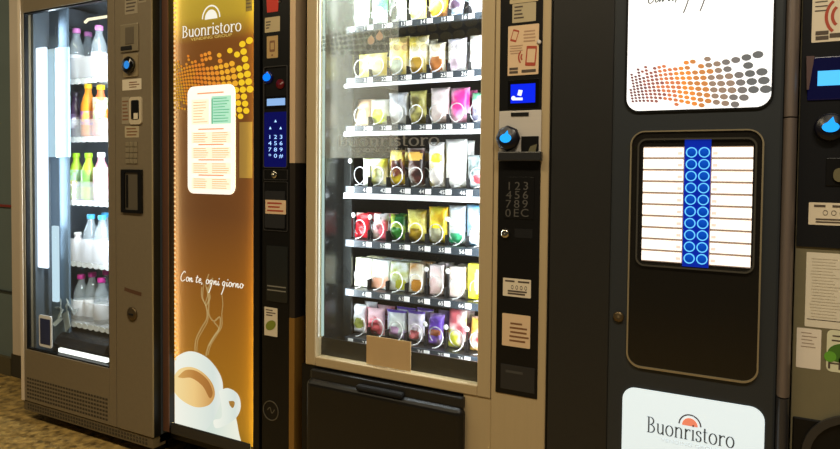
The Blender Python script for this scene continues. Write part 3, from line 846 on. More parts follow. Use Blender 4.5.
sticker('notice', (267, 36, 278, 58), Y2c, pm('notice_gold', (190, 158, 104), .6), m2, 0, M_INKB, 'golden notice with a phone drawn on it',
        extra=lambda mb, a, b, c, d, y: (mb.ring(rr(a + .012, b - .012, c + .02, d - .015, .004), rr(a + .016, b - .016, c + .028, d - .022, .002), y, y + .0002), mb.flat([(a + .02, c + .006), (b - .02, c + .006), (b - .02, c + .012), (a + .02, c + .012)], y)))
x0, x1, z0, z1 = rect(264, 66, 288, 168, Y2c)
md = MB().ring(rr(x0, x1, z0, z1, .008), rr(x0 + .003, x1 - .003, z0 + .003, z1 - .003, .006), Y2c - .004, Y2c).build('control_module', pm('module_edge', (70, 68, 66), .3, .3), m2)
c = at(268, 77.5, Y2c)
MB().lathe([(.021, 0), (.021, -.004), (.018, -.0060), (0, -.0060)], (c.x, Y2c, c.z), 20, 'Y').build('contactless_reader', M_BLUED, md)
mb = MB(); mb.flat(ell(c.x, c.z, .017, .013, 16), Y2c - .0068); mb.flat([(c.x - .005, c.z + .009), (c.x + .007, c.z + .009), (c.x + .003, c.z + .019)], Y2c - .0068)
mb.build('reader_light', M_BLUE, md)
c = at(280.5, 84, Y2c)
MB().lathe([(.016, 0), (.016, -.004), (0, -.005)], (c.x, Y2c, c.z), 16, 'Y').build('red_button', pm('button_red', (60, 8, 14), .3, glow=.12, glow_rgb=(160, 10, 20)), md)
x0, x1, z0, z1 = rect(265.5, 96, 287, 108, Y2c)
sc = MB().prism(rr(x0, x1, z0, z1, .002), Y2c - .002, Y2c).build('display', M_BLACKG, md)
x0, x1, z0, z1 = rect(267.5, 98.5, 285.5, 105.5, Y2c)
MB().prism(rr(x0, x1, z0, z1, .001), Y2c - .003, Y2c - .0015).build('screen', glow('lcd_pale_blue', (150, 190, 240), .95), sc)
x0, x1, z0, z1 = rect(264.5, 112, 287.5, 167, Y2c)
kp = MB().prism(rr(x0, x1, z0, z1, .004), Y2c - .002, Y2c).build('keypad', pm('keypad_navy', (4, 8, 40), .25, glow=.4, glow_rgb=(6, 10, 120)), md)
M_KEYL = glow('key_white_blue', (160, 200, 255), 1.6)
for i in range(12):
    r_, c_ = divmod(i, 3)
    p = at(269.8 + c_ * 5.6, 137 + r_ * 6.3, Y2c - .003)
    MB().text('123456789*0#'[i], .0185, p.x, p.z - .006, Y2c - .0028, sx=1.6).build('key', M_KEYL, kp)
for px, py in ((275.5, 121), (270.2, 128), (280.6, 128)):
    p = at(px, py, Y2c - .003)
    MB().flat([(p.x - .005, p.z - .004), (p.x + .005, p.z - .004), (p.x, p.z + .005)], Y2c - .0028).build('arrow_key', M_KEYL, kp)
x0, x1, z0, z1 = rect(264, 169.5, 288, 180, Y2c)
lp = MB().ring(rr(x0, x1, z0, z1, .004), rr(x0 + .002, x1 - .002, z0 + .002, z1 - .002, .003), Y2c - .003, Y2c).build('lock_panel', pm('module_edge', (70, 68, 66), .3, .3), m2)
c = at(274.5, 174.5, Y2c)
MB().lathe([(.013, 0), (.013, -.004), (.009, -.006), (0, -.006)], (c.x, Y2c, c.z), 16, 'Y').build('lock', M_CHROME, lp)
x0, x1, z0, z1 = rect(264, 181.5, 288, 231, Y2c)
ct = MB().ring(rr(x0, x1, z0, z1, .006), rr(x0 + .002, x1 - .002, z0 + .002, z1 - .002, .005), Y2c - .003, Y2c).build('change_tray', pm('module_edge', (70, 68, 66), .3, .3), m2)
x0, x1, z0, z1 = rect(265.5, 191, 285.5, 228, Y2c)
MB().prism(rr(x0, x1, z0, z1, .006), Y2c - .004, Y2c - .0005).build('flap', M_DARK2, ct)
sticker('notice', (265.5, 200, 286, 214), Y2c - .004, M_PAPERP, ct, 3, M_INKR, 'peach notice on the change flap')
# cup window
x0, x1, z0, z1 = rect(267, 246, 289, 302, Y2c)
cw = MB().prism(rr(x0, x1 - .004, z0, z1, .006), Y2c - .003, Y2c + .001).build('cup_window', pm('smoked_window', (36, 38, 36), .12), m2)
mb = MB()
for py in (286.5, 290.5):
    z = at(277, py, Y2c).z; mb.flat([(x0 + .004, z - .002), (x1 - .01, z - .002), (x1 - .01, z + .002), (x0 + .004, z + .002)], Y2c - .0036)
mb.build('print', pm('pale_print', (130, 128, 118), .6), cw)
sg = sticker('eco_sticker', (264.5, 307.5, 277.5, 336), Y2c, M_PAPER, m2, 3, M_INK, 'cream sticker with a green leaf', area=(.1, .9, .68, .95))
x0, x1, z0, z1 = rect(264.5, 307.5, 277.5, 336, Y2c)
MB().flat(ell((x0 + x1) / 2, z0 + (z1 - z0) * .38, (x1 - x0) * .42, (z1 - z0) * .16, 16, rot=.5), Y2c - .0016).build('leaf', pm('leaf_olive', (128, 140, 44), .6), sg)
c = at(271, 410.5, Y2c)
rb = MB().ring(ell(c.x, c.z, .034, .034, 28), ell(c.x, c.z, .031, .031, 28), Y2c - .002, Y2c).build('round_emblem', pm('emblem_grey', (110, 108, 100), .35, .5), m2)
mb = MB(); mb.stroke(catmull([(c.x - .015, c.z), (c.x - .004, c.z + .010), (c.x + .004, c.z - .008), (c.x + .016, c.z + .006)]), Y2c - .0006, lambda a, b: .003)
mb.build('emblem_mark', pm('emblem_grey', (110, 108, 100)), rb)
# lower dark hatch under the sign
X0, X1 = PX0, PX1
MB().box(X0 + .01, X1 - .01, Y2 - .006, Y2, .14, PZ0 - .02, .004).build('cup_door', M_DARK2, m2)

# ======================================================= 3  snack machine
XL3, XR3 = at(305.8, 200).x, at(548.3, 200).x
GX0, GX1, GZ0, GZ1 = rect(316.2, 0, 479.3, 371.5)
GZ1 = TOP - .075
DZ3 = at(395, 381).z
XM3 = at(492.5, 200).x
m3 = thing('snack_vending_machine', 'beige framed snack machine with glass front and seven shelves of packets', 'vending machine', ((XL3 + XR3) / 2, .4, 0))
mb = shell(XL3 + .006, XR3 - .006, .04, .85, .07, TOP - .004, .022)
mb.build('cabinet', M_INBLACK, m3)
MB().box(XL3 - .004, XL3 + .004, .012, .12, .1, TOP - .01).build('cabinet_side', M_BLACK, m3)
mb = MB()
mb.box(XL3, GX0, 0, .04, DZ3, TOP, .004).box(GX1, XM3, 0, .04, DZ3, TOP, .003)
mb.box(GX0, GX1, 0, .04, DZ3, GZ0, .003).box(GX0, GX1, 0, .04, GZ1, TOP, .003)
mb.build('door_frame', M_BEIGE, m3)
ix0, ix1, iz0, iz1 = rect(498.2, 0, 540.3, 396, -.001)
iz1 = TOP - .06
MB().box(XM3 + .0025, XR3, -.001, .04, .1, TOP, .003).build('control_column', M_BEIGE, m3)
MB().box(XM3 - .08, XM3 + .0025, .004, .04, .1, DZ3 - .001, .0).build('lower_post', M_BEIGE, m3)
MB().box(XR3 - .001, XR3 + .004, .003, .06, .1, TOP).build('door_edge', M_BLACK, m3)
MB().box(GX0, GX1, .014, .02, GZ0, GZ1).build('window_pane', M_GLASS, m3)
for q in ((XL3 + .07, .1), (XR3 - .07, .1), (XL3 + .07, .76), (XR3 - .07, .76)):
    MB().lathe([(.026, 0), (.028, .006), (.028, .02), (.016, .026), (.016, .073)], (q[0], q[1], 0), 12).build('foot', M_BLACK, m3)
# pale lamp strip down the left of the glass
MB().box(GX0 + .004, at(322.6, 200, .024).x, .024, .034, at(320, 336, .024).z, GZ1 - .01, .003).build('glow_bar', glow('strip_mint', (206, 232, 224), .8), m3, 'pale lamp strip behind the left edge of the glass')
MB().box(GX0 + .001, GX0 + .006, .006, .013, GZ0 + .06, GZ1, .001).build('gasket', pm('gasket_white', (216, 216, 204), .5), m3)
# inside
YS = .10
SX0, SX1 = at(345.5, 220, YS).x, at(492, 220, YS).x
MB().box(GX0 - .004, GX0 + .006, .04, .14, DZ3 + .01, TOP - .04).build('side_wall', pm('side_dark', (30, 31, 30), .25, .2, noise=.6, nscale=7), m3)
MB().box(GX0 + .006, SX0 - .004, .14, .15, DZ3 + .01, TOP - .04).build('side_liner', pm('liner_dark_grey', (34, 36, 35), .25, .2, noise=.6, nscale=9), m3)
mb = MB(); mb.box(SX0 - .03, SX1, .56, .57, DZ3, TOP - .04)
mb.build('back_panel', M_INBLACK, m3)
X0, X1, Z0, Z1 = rect(316.2, 340, 479.3, 371.5, .03)
MB().box(GX0, GX1, .03, .036, GZ0 - .002, at(395, 349, .03).z).build('bin_cover', pm('bin_black', (26, 26, 24), .3), m3)
ps = MB(); X0, X1, Z0, Z1 = rect(366.5, 338.5, 410.8, 370, .012)
ps.box(X0, X1, .0115, .0135, GZ0 + .002, Z1).build('paper_sheet', M_KRAFT, m3, 'plain brown paper sheet taped to the bottom of the glass')
mb = MB()
for x in (X0 + .01, X1 - .045): mb.box(x, x + .035, .0112, .0116, Z1 - .010, Z1 + .008)
# decal: pale film on the upper glass with a wave of dots and the wordmark
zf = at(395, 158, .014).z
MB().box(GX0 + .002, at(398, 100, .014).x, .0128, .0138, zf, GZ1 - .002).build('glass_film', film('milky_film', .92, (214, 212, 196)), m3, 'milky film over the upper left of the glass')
x0, x1, z0, z1 = rect(319, 18, 479, 52, .0127)
FILM = clear('film_dots', (226, 226, 222), .90, (150, 146, 120), .02)
dot_wave(MB(), x0, x1, z0, z1, .0126, 1).build('dot_pattern', FILM, m3, 'faint wave of dots on the glass')
x0, x1, z0, z1 = rect(338, 134, 440, 146, .0127)
mb = MB(); wordmark(mb, 'Buonristoro', x0, x1, z0, z1 - z0, .0126, thick=.12, thin=.06)
mb.text_fit('VENDING GROUP', at(352, 150, .0127).x, at(410, 150, .0127).x, at(382, 152, .0127).z, .012, .0126)
mb.build('glass_lettering', clear('film_letters', (240, 240, 238), .72, (236, 236, 230), .02), m3, 'faint lettering on the glass')
mb = MB()
for px, py in ((371, 40), (379.5, 36)):
    c = at(px, py, .0125)
    mb.flat([(c.x, c.z + .016)] + ell(c.x, c.z - .002, .0125, .011, 12, math.radians(150), math.radians(390)), .0124)
mb.build('drop_marks', clear('film_drops', (255, 240, 225), .3, (255, 232, 214), .02), m3, 'two pale drop marks on the glass')

# shelves
COLS = [355.5, 373.5, 392.5, 412, 432.5, 453, 474]
#        label strip top, strip bottom, ledge bottom at x=412, has white ledge, first number
ROWS3 = [(19.5, 26, 30, 0, 10), (73.5, 80.5, 84, 1, 20), (124, 130.5, 135, 1, 30), (187.5, 195, 200.5, 1, 40), (244, 251.5, 253.5, 0, 50), (296, 303.5, 305.5, 0, 60), (347, 354, 356, 0, 70)]
TRAY3 = []
M_TRAY = pm('tray_dark', (34, 36, 40), .4, .3)
M_RAIL = pm('rail_slate', (48, 56, 64), .4)
M_TAG = pm('tag_white', (248, 248, 250), .5)
LPITCH = .0
def helix(cx, y0, cz, r, pitch, turns, n=18):
    return [(cx + r * math.sin(2 * PI * k / n), y0 + pitch * k / n, cz - r * math.cos(2 * PI * k / n)) for k in range(int(turns * n) + 1)]
for k, (a, b, c, ledge, num) in enumerate(ROWS3):
    zt = at(412, a, YS).z; zb = at(412, b, YS).z; zc = at(412, c, YS).z
    TRAY3.append(zt)
    tr = MB().box(SX0, SX1, YS + .004, .54, zt - .004, zt - .001).build('shelf', M_TRAY, m3)
    MB().box(SX0, SX1, YS, YS + .006, zb, zt - .0005, .0005).build('price_rail', M_RAIL, tr)
    if ledge: MB().box(SX0 - .004, SX1, YS - .006, YS + .004, zc, zb, .001).build('ledge', pm('ledge_white', (240, 242, 246), .4), tr, 'white ledge under the price rail')
    for i, px in enumerate(COLS):
        cx = at(px, a - 10, YS + .012).x
        r = min(.0295, .031)
        MB().tube(helix(cx, YS + .010, zt + r + .0025, r, .052, 3.0), .0018, 6).build('spiral', M_WIRE, tr)
        if i:
            pt = at((COLS[i - 1] + px) / 2, 200, YS + .01).x
            MB().box(pt - .001, pt + .001, YS + .03, .5, zt - .001, zt + .03).build('divider', M_INBLACK, tr)
        # tag and number
        tx = at(px - 1.5, 200, YS).x
        zz = (zt + zb) / 2; hh = (zt - zb) * .34
        MB().box(tx - .0195, tx - .0005, YS - .0012, YS, zz - hh, zz + hh).build('price_tag', M_TAG, tr)
        nx = at(px + 9.5, 200, YS).x
        if i < 6: MB().text(str(num + i + 1), .017, nx, zz - .006, YS - .0008, sx=1.1).build('number', M_TAG, tr)
for row, px, py in ((3, 350.5, 161), (3, 370.5, 163), (4, 354, 215), (4, 370.5, 217), (4, 448, 219), (5, 426.5, 269), (5, 448, 271), (6, 425.5, 324), (6, 446, 327), (6, 467, 329)):
    c = at(px, py, .135)
    o_ = MB().lathe([(.007, 0), (.0085, -.002), (.007, -.0045), (0, -.005)], (c.x, .135, c.z), 14, 'Y').build('guide_knob', M_WHITEP, m3)
    MB().box(c.x - .0014, c.x + .0014, .135, .139, TRAY3[row] - .001, c.z).build('knob_stem', M_INBLACK, o_)

# packets -------------------------------------------------------------------
def packet(name, kind, row, x0, x1, ytop, cols, label, cat, Y=.150, t=.034, lean=0.0, grp=None, scale=14, thr=.5, motif=None, seal=None, dz=0.0):
    zt = TRAY3[row] + .0004 + dz
    xm = (x0 + x1) / 2
    X0, X1 = at(x0, ytop + 20, Y).x, at(x1, ytop + 20, Y).x
    Zt = at(xm, ytop, Y).z
    w, h = (X1 - X0) * 1.08, max(.03, Zt - zt)
    cx = (X0 + X1) / 2
    mt = packmat(name + '_%d_%d' % (row, int(x0)), *cols, scale=scale, thr=thr)
    NU, NV = 10, 16
    rnd = random.Random(int(x0) * 7 + row)
    ph = rnd.random() * 6
    def pt(u, v, s):
        if kind == 'box':
            return Vector((cx + (u - .5) * w, s * t / 2, v * h))
        e = max(0.0, 1 - abs(2 * v - 1) ** 5) ** .6
        f = max(0.0, 1 - abs(2 * u - 1) ** 3.2) ** .6
        d = t / 2 * (.06 + .94 * e * f)
        d += .0022 * math.sin(u * 9 + v * 13 + ph) * e * f + .0016 * math.sin(v * 23 - u * 5 + ph * 2) * e * f
        wv = 1 - .07 * e * (1 if kind == 'bag' else .3)
        return Vector((cx + (u - .5) * w * wv, s * d, v * h))
    def place(p, off=0):
        q = Vector((p.x, Y + t / 2 + p.y + off, zt + p.z))
        q.y += lean * p.z
        return (q.x, q.y, q.z)
    mb = MB(); mo = MB()
    for s in (-1, 1):
        g = [[mb.bm.verts.new(place(pt(i / NU, j / NV, s))) for i in range(NU + 1)] for j in range(NV + 1)]
        for j in range(NV):
            for i in range(NU):
                mi = 1 if (seal and (j >= NV - 1) and kind != 'box') else 0
                mb.face([g[j][i], g[j][i + 1], g[j + 1][i + 1], g[j + 1][i]], mi, True)
        if s == -1: front = g
        else:
            for j in range(NV):
                for i in (0, NU): mb.face([front[j][i], front[j + 1][i], g[j + 1][i], g[j][i]], 0, True)
            for i in range(NU):
                for j in (0, NV): mb.face([front[j][i], front[j][i + 1], g[j][i + 1], g[j][i]], 0, True)
    ob = mb.build(name, [mt, seal or mt])
    tag(ob, label, cat, grp)
    if motif:
        (u0, u1, v0, v1), rgb = motif
        mo = MB(); n = 7
        g = [[mo.bm.verts.new(place(pt(u0 + (u1 - u0) * i / n, v0 + (v1 - v0) * j / n, -1), -.0009)) for i in range(n + 1)] for j in range(n + 1)]
        for j in range(n):
            for i in range(n):
                if (i - n / 2 + .5) ** 2 + (j - n / 2 + .5) ** 2 < (n * .56) ** 2: mo.face([g[j][i], g[j][i + 1], g[j + 1][i + 1], g[j + 1][i]], 0, True)
        ORG[ob.name] = Vector((0, 0, 0))
        mo.build('printed_motif', pm('motif_%d_%d_%d' % rgb, rgb, .35), ob)
    return ob
W_ = (246, 244, 240)
S = lambda *c: pm('seal_%d_%d_%d' % c, c, .3)
PK = [
 # row 1 (cut by the top edge of the photo)
 ('snack_bag', 'bag', 0, 351, 367, -26, ((226, 236, 200), (244, 246, 228), (190, 220, 150)), 'pale green snack bag at the left end of the topmost visible shelf', 'snack', dict(motif=((.2, .8, .2, .6), (250, 250, 240)))),
 ('snack_bag', 'bag', 0, 370, 385, -28, ((40, 190, 90), (80, 214, 130), (220, 250, 230)), 'bright green snack bag on the topmost visible shelf', 'snack', dict(motif=((.2, .8, .1, .35), (190, 240, 220)))),
 ('snack_bag', 'bag', 0, 387, 404, -28, ((60, 66, 60), (220, 226, 220), (240, 240, 240)), 'black and white snack bag next to the bright green one', 'snack', dict(thr=.46, motif=((.1, .6, .12, .5), (52, 60, 54)))),
 ('snack_bag', 'bag', 0, 407, 424, -26, ((236, 236, 170), (206, 214, 120), (240, 240, 214)), 'yellow-green snack bag in the middle of the topmost visible shelf', 'snack', dict()),
 ('snack_bag', 'bag', 0, 427, 446, -30, ((130, 80, 40), (246, 190, 50), (250, 226, 120)), 'brown and orange-yellow snack bag on the topmost visible shelf', 'snack', dict(thr=.44)),
 ('snack_bag', 'bag', 0, 448, 461, -28, ((90, 140, 214), (206, 226, 244), (90, 70, 90)), 'blue and white snack bag on the topmost visible shelf', 'snack', dict()),
 ('snack_bag', 'bag', 0, 467, 481, -28, ((236, 236, 244), (120, 110, 140), (246, 246, 250)), 'white and grey-violet snack bag at the right end of the topmost visible shelf', 'snack', dict()),
 # row 2
 ('snack_pack', 'bag', 1, 356, 383, 52.5, ((238, 226, 110), (248, 240, 170), (226, 206, 70)), 'low wide yellow packet at the left end of the second shelf', 'snack', dict(t=.045, motif=((.5, .9, .2, .75), (240, 236, 190)))),
 ('snack_bag', 'bag', 1, 387, 406, 36, ((252, 246, 220), (246, 226, 130), (230, 190, 140)), 'tall cream and yellow bag beside the low wide yellow packet', 'snack', dict(motif=((.2, .8, .08, .42), (190, 200, 180)))),
 ('snack_bag', 'bag', 1, 407, 426, 35, ((252, 250, 236), (248, 240, 200), (230, 206, 70)), 'tall off-white bag with yellow-brown lower half on the second shelf', 'snack', dict(motif=((.2, .8, .02, .45), (190, 150, 50)))),
 ('snack_bag', 'bag', 1, 427, 443, 42, ((246, 236, 214), (252, 246, 236), (196, 176, 110)), 'white bag with a round brown biscuit picture on the second shelf', 'biscuits', dict(motif=((.1, .9, .05, .55), (186, 116, 60)))),
 ('snack_bag', 'bag', 1, 446, 464, 37.5, (W_, (250, 250, 254), (224, 220, 236)), 'plain white bag with faint lilac print on the second shelf', 'snack', dict(motif=((.2, .8, .08, .4), (226, 206, 226)))),
 ('snack_bag', 'bag', 1, 468, 484, 34, (W_, (254, 252, 250), (240, 220, 200)), 'tallest plain white bag, right end of the second shelf', 'snack', dict()),
 # row 3
 ('snack_bag', 'bag', 2, 351, 367, 98, ((216, 178, 140), (236, 206, 170), (180, 130, 96)), 'beige packet at the left end of the third shelf', 'snack', dict(lean=.3)),
 ('snack_bag', 'bag', 2, 369, 386, 99, ((222, 232, 70), (244, 244, 220), (236, 236, 226)), 'white packet with lime yellow print on the third shelf', 'snack', dict(motif=((.15, .85, .08, .62), (214, 228, 60)))),
 ('snack_bag', 'bag', 2, 387, 406, 92, ((226, 228, 236), (244, 244, 250), (200, 204, 214)), 'silvery white crinkled bag on the third shelf', 'snack', dict(thr=.45)),
 ('snack_bag', 'bag', 2, 408, 424, 90, ((170, 160, 80), (206, 200, 120), (110, 100, 50)), 'olive snack bag on the third shelf between a silvery and a pink-white bag', 'snack', dict()),
 ('snack_bag', 'bag', 2, 429, 447, 87, ((238, 216, 218), (248, 236, 236), (214, 196, 200)), 'pinkish white bag left of the magenta bag', 'snack', dict()),
 ('snack_bag', 'bag', 2, 449, 467, 87, ((226, 50, 140), (246, 130, 190), (250, 206, 226)), 'magenta pink bag on the third shelf', 'sweets', dict(thr=.46)),
 ('snack_bag', 'bag', 2, 470, 484, 92, ((70, 70, 110), (230, 232, 244), (110, 200, 150)), 'dark blue and white bag with a green corner, right of the magenta bag', 'snack', dict(thr=.46)),
 # row 4
 ('snack_pack', 'bag', 3, 360, 384, 158, ((240, 242, 232), (232, 238, 200), (220, 226, 80)), 'wide white packet with pale yellow print at the left of the fourth shelf', 'snack', dict(t=.045, motif=((.3, .7, .3, .7), (236, 232, 140)))),
 ('chocolate_bar', 'bag', 3, 388, 402, 150, ((246, 214, 50), (110, 50, 40), (30, 26, 28)), 'black packet with yellow top and red-brown foot on the fourth shelf', 'snack', dict(motif=((.1, .9, .72, .98), (250, 236, 130)))),
 ('chocolate_bar', 'bag', 3, 406, 422, 148, ((40, 26, 26), (86, 44, 40), (216, 206, 200)), 'dark brown packet with white lettering on the fourth shelf', 'snack', dict(thr=.55, motif=((.05, .95, .68, .9), (240, 190, 90)))),
 ('snack_bag', 'bag', 3, 427, 442, 142, ((250, 246, 246), (246, 240, 230), (240, 216, 90)), 'slim white bag with a yellow patch on the fourth shelf', 'snack', dict(motif=((.3, .95, .55, .75), (244, 214, 70)))),
 ('snack_bag', 'bag', 3, 444, 464, 139, (W_, (252, 252, 250), (236, 246, 236)), 'big plain white bag on the fourth shelf', 'snack', dict(thr=.6)),
 ('snack_bag', 'bag', 3, 466, 484, 155, ((90, 110, 110), (206, 216, 220), (60, 76, 80)), 'grey-green bag with a red dot, right end of the fourth shelf', 'snack', dict(motif=((.45, .85, .15, .42), (240, 90, 100)))),
 # row 5
 ('chocolate_bar', 'bar', 4, 353.5, 367, 213, ((190, 24, 40), (226, 60, 66), (246, 220, 210)), 'red bar with white lettering, left end of the fifth shelf', 'sweets', dict(t=.02, lean=.12, thr=.56)),
 ('chocolate_bar', 'bar', 4, 371.5, 385, 214, ((246, 240, 240), (250, 226, 226), (226, 90, 110)), 'white bar with pink edge right of the red bar', 'sweets', dict(t=.02, lean=.12)),
 ('snack_bag', 'bag', 4, 388.5, 404, 214.5, ((40, 140, 50), (190, 216, 60), (24, 100, 40)), 'green bag with a yellow patch on the fifth shelf', 'snack', dict(motif=((.1, .9, .05, .5), (40, 130, 40)))),
 ('snack_bag', 'bag', 4, 405.5, 424, 210, ((238, 226, 90), (246, 240, 140), (176, 150, 40)), 'pale yellow bag with a dark olive foot on the fifth shelf', 'snack', dict(motif=((.15, .85, .04, .42), (170, 140, 30)))),
 ('snack_bag', 'bag', 4, 427, 446, 207, ((252, 226, 30), (252, 236, 70), (240, 190, 40)), 'brightest yellow bag with a grey foot on the fifth shelf', 'snack', dict(motif=((.1, .8, .04, .42), (190, 190, 160)))),
 ('snack_bag', 'bag', 4, 447, 463, 206, ((232, 240, 244), (216, 230, 240), (240, 246, 246)), 'white bag with a green foot on the fifth shelf', 'snack', dict(motif=((.1, .9, .03, .3), (60, 176, 120)))),
 ('snack_bag', 'bag', 4, 465, 484, 205, ((120, 196, 240), (206, 234, 250), (246, 250, 254)), 'sky blue and white bag, right end of the fifth shelf', 'snack', dict(motif=((.2, .9, .05, .45), (240, 246, 250)))),
 # row 6
 ('snack_box', 'box', 5, 355, 370, 258.5, ((238, 236, 190), (246, 246, 230), (240, 200, 90)), 'white carton with yellow print, left end of the sixth shelf', 'snack', dict(t=.03, lean=.1, thr=.55)),
 ('snack_box', 'box', 5, 372, 387, 260.5, ((236, 240, 236), (206, 214, 210), (236, 180, 150)), 'white carton with peach foot, second from the left on the sixth shelf', 'snack', dict(t=.03, lean=.1, motif=((.1, .9, .05, .38), (220, 160, 130)))),
 ('snack_box', 'box', 5, 390, 406, 262.5, ((240, 240, 230), (226, 232, 226), (170, 180, 60)), 'white carton with olive green corner on the sixth shelf', 'snack', dict(t=.03, lean=.1, motif=((.35, .95, .05, .4), (176, 176, 50)))),
 ('snack_box', 'box', 5, 409, 421, 264, ((244, 240, 226), (236, 226, 200), (214, 150, 50)), 'white carton with orange-brown foot, left of the pinkish cartons', 'snack', dict(t=.03, lean=.1, motif=((.2, .95, .05, .45), (216, 150, 50)))),
 ('snack_box', 'box', 5, 430, 441, 265, ((250, 226, 226), (246, 240, 240), (236, 206, 206)), 'pink and white carton, first of the pinkish pair on the sixth shelf', 'snack', dict(t=.03)),
 ('snack_box', 'box', 5, 450, 464, 267, ((250, 230, 222), (246, 238, 236), (240, 220, 190)), 'pinkish white carton beside the yellow one on the sixth shelf', 'snack', dict(t=.03)),
 ('snack_box', 'box', 5, 468, 483, 264, ((246, 236, 30), (250, 244, 90), (240, 224, 40)), 'lemon yellow carton, right end of the sixth shelf', 'snack', dict(t=.03, motif=((.45, 1, .15, .85), (250, 250, 180)))),
 # row 7
 ('snack_bag', 'bag', 6, 351.5, 364, 305, ((240, 240, 244), (230, 226, 230), (250, 250, 250)), 'white packet with an olive foot, left end of the lowest shelf', 'snack', dict(motif=((.1, .9, .2, .55), (140, 146, 70)))),
 ('snack_bag', 'bag', 6, 365.5, 382, 309, ((236, 130, 150), (220, 60, 90), (250, 206, 214)), 'pink and red packet on the lowest shelf', 'sweets', dict(motif=((.2, .8, .15, .5), (176, 70, 76)))),
 ('snack_bag', 'bag', 6, 385, 404, 311, ((236, 240, 238), (216, 230, 226), (190, 170, 220)), 'white packet with violet top above the paper sheet', 'snack', dict(seal=S(120, 90, 210), motif=((.2, .7, .15, .45), (190, 150, 190)))),
 ('snack_bag', 'bag', 6, 406, 422, 312, ((240, 236, 244), (226, 214, 240), (206, 206, 214)), 'white packet with lilac print right of the paper sheet on the lowest shelf', 'snack', dict(seal=S(130, 100, 214), motif=((.2, .8, .1, .4), (216, 120, 130)))),
 ('chocolate_bar', 'bar', 6, 426, 440, 315, ((110, 70, 190), (150, 116, 214), (214, 190, 236)), 'purple bar leaning on the lowest shelf', 'sweets', dict(t=.022, lean=.2, motif=((.1, .9, .3, .5), (150, 80, 50)))),
 ('chocolate_bar', 'bar', 6, 446.5, 463, 311, ((226, 110, 120), (246, 226, 220), (220, 220, 70)), 'red, white and yellow packet right of the purple bar', 'sweets', dict(t=.024, lean=.12)),
 ('chocolate_bar', 'bar', 6, 469, 483, 318, ((206, 40, 50), (246, 200, 190), (240, 190, 80)), 'red and cream packet, right end of the lowest shelf', 'sweets', dict(t=.024, lean=.12)),
]
for n_, kd, row, a, b, y, cols, lab, cat, kw in PK:
    packet(n_, kd, row, a, b, y, cols, lab, cat, **kw)
for n_, kd, row, a, b, y, cols, lab, cat, kw in PK:          # the next packet in each column
    if row == 0 or b >= 480: continue
    core = lab.split(' on the ')[0].split(',')[0].split(' at the ')[0]
    packet(n_, kd, row, a + 12.5 * (769 - a) / 369 * .75, b + 12.5 * (769 - b) / 369 * .75, y + (158 - y) * .025 + 1, cols, 'packet half hidden behind the ' + core, cat, Y=.150 + .052, **kw)

# lamps of the cabinet: two upright strips behind the door posts and one along the top
def area_lamp(loc, facing, sx, sy, power, rgb, name='cabinet_lamp'):
    l = bpy.data.lights.new(name, 'AREA'); l.shape = 'RECTANGLE'; l.size = sx; l.size_y = sy; l.energy = power; l.color = tuple(L3(rgb)[:3])
    o = bpy.data.objects.new(name, l); COL.objects.link(o)
    z = -Vector(facing).normalized(); up = Vector((0, 0, 1)) if abs(z.z) < .9 else Vector((0, 1, 0))
    x = up.cross(z).normalized(); y = z.cross(x)
    mm = Matrix((x, y, z)).transposed().to_4x4(); mm.translation = Vector(loc); o.matrix_world = mm
    return o
zm = (GZ0 + GZ1) / 2
area_lamp((GX0 + .020, .05, zm + .1), (1, .55, 0), .03, GZ1 - GZ0 - .1, 5.6, (240, 248, 255))
area_lamp((GX1 + .012, .05, zm), (-1, .55, 0), .03, GZ1 - GZ0, 8.5, (244, 248, 255))
area_lamp(((GX0 + GX1) / 2, .06, GZ1 - .005), (0, .35, -1), GX1 - GX0 - .05, .04, 5, (244, 248, 255))
# bottle machine
area_lamp((at(50, 150, .06).x, .075, 1.2), (1, .35, 0), .03, 1.0, 3.2, (230, 242, 255))
area_lamp((at(112, 150, .05).x, .055, 1.2), (-1, .6, 0), .02, 1.0, 8.0, (236, 246, 255))

# control column fittings ---------------------------------------------------
Y3 = -.001
ci = MB().box(ix0, ix1, Y3 - .002, Y3 + .01, iz0, iz1, .001).build('control_inset', M_BLACK, m3)
Y3 -= .002
sticker('notice', (510, -18, 538.5, 2.5), Y3, pm('notice_cream2', (196, 178, 138), .6), ci, 3, M_INK, 'cream notice cut by the top edge of the photo')
sticker('notice', (512.5, 3, 536, 22), Y3, pm('notice_cream3', (186, 172, 138), .6), ci, 4, M_INK, 'small cream notice with lines of print on the left', area=(.06, .5, .15, .92))
def phone_ad(mb, a, b, c, d, y):
    w, h = b - a, d - c
    def ph(cx, cz, s, ang):
        R = lambda p: (cx + p[0] * math.cos(ang) - p[1] * math.sin(ang), cz + p[0] * math.sin(ang) + p[1] * math.cos(ang))
        mb.ring([R(p) for p in rr(-s * .3, s * .3, -s * .55, s * .55, s * .06, 3)], [R(p) for p in rr(-s * .23, s * .23, -s * .36, s * .40, s * .03, 3)], y, y + .0003)
    ph(a + w * .22, c + h * .80, h * .22, -.3); ph(a + w * .76, c + h * .37, h * .36, -.08)
    for k in (1, 2): mb.stroke(ell(a + w * .52, c + h * .36, w * .08 * k, h * .07 * k, 10, PI * .7, PI * 1.3), y, lambda p, q: .004)
ps_ = sticker('payment_poster', (508, 25, 538.8, 75), Y3, M_PAPERP, ci, 0, M_INKR, 'peach poster with phones drawn on it', extra=phone_ad)
X0, X1, Z0, Z1 = rect(508, 25, 538.8, 75, Y3)
w, h = X1 - X0, Z1 - Z0
mb = MB()
for u0, u1, v0, v1 in ((.06, .34, .04, .09), (.06, .34, .11, .16), (.46, .92, .045, .105)):
    mb.flat([(X0 + w * u0, Z0 + h * v0), (X0 + w * u1, Z0 + h * v0), (X0 + w * u1, Z0 + h * v1), (X0 + w * u0, Z0 + h * v1)], Y3 - .0013)
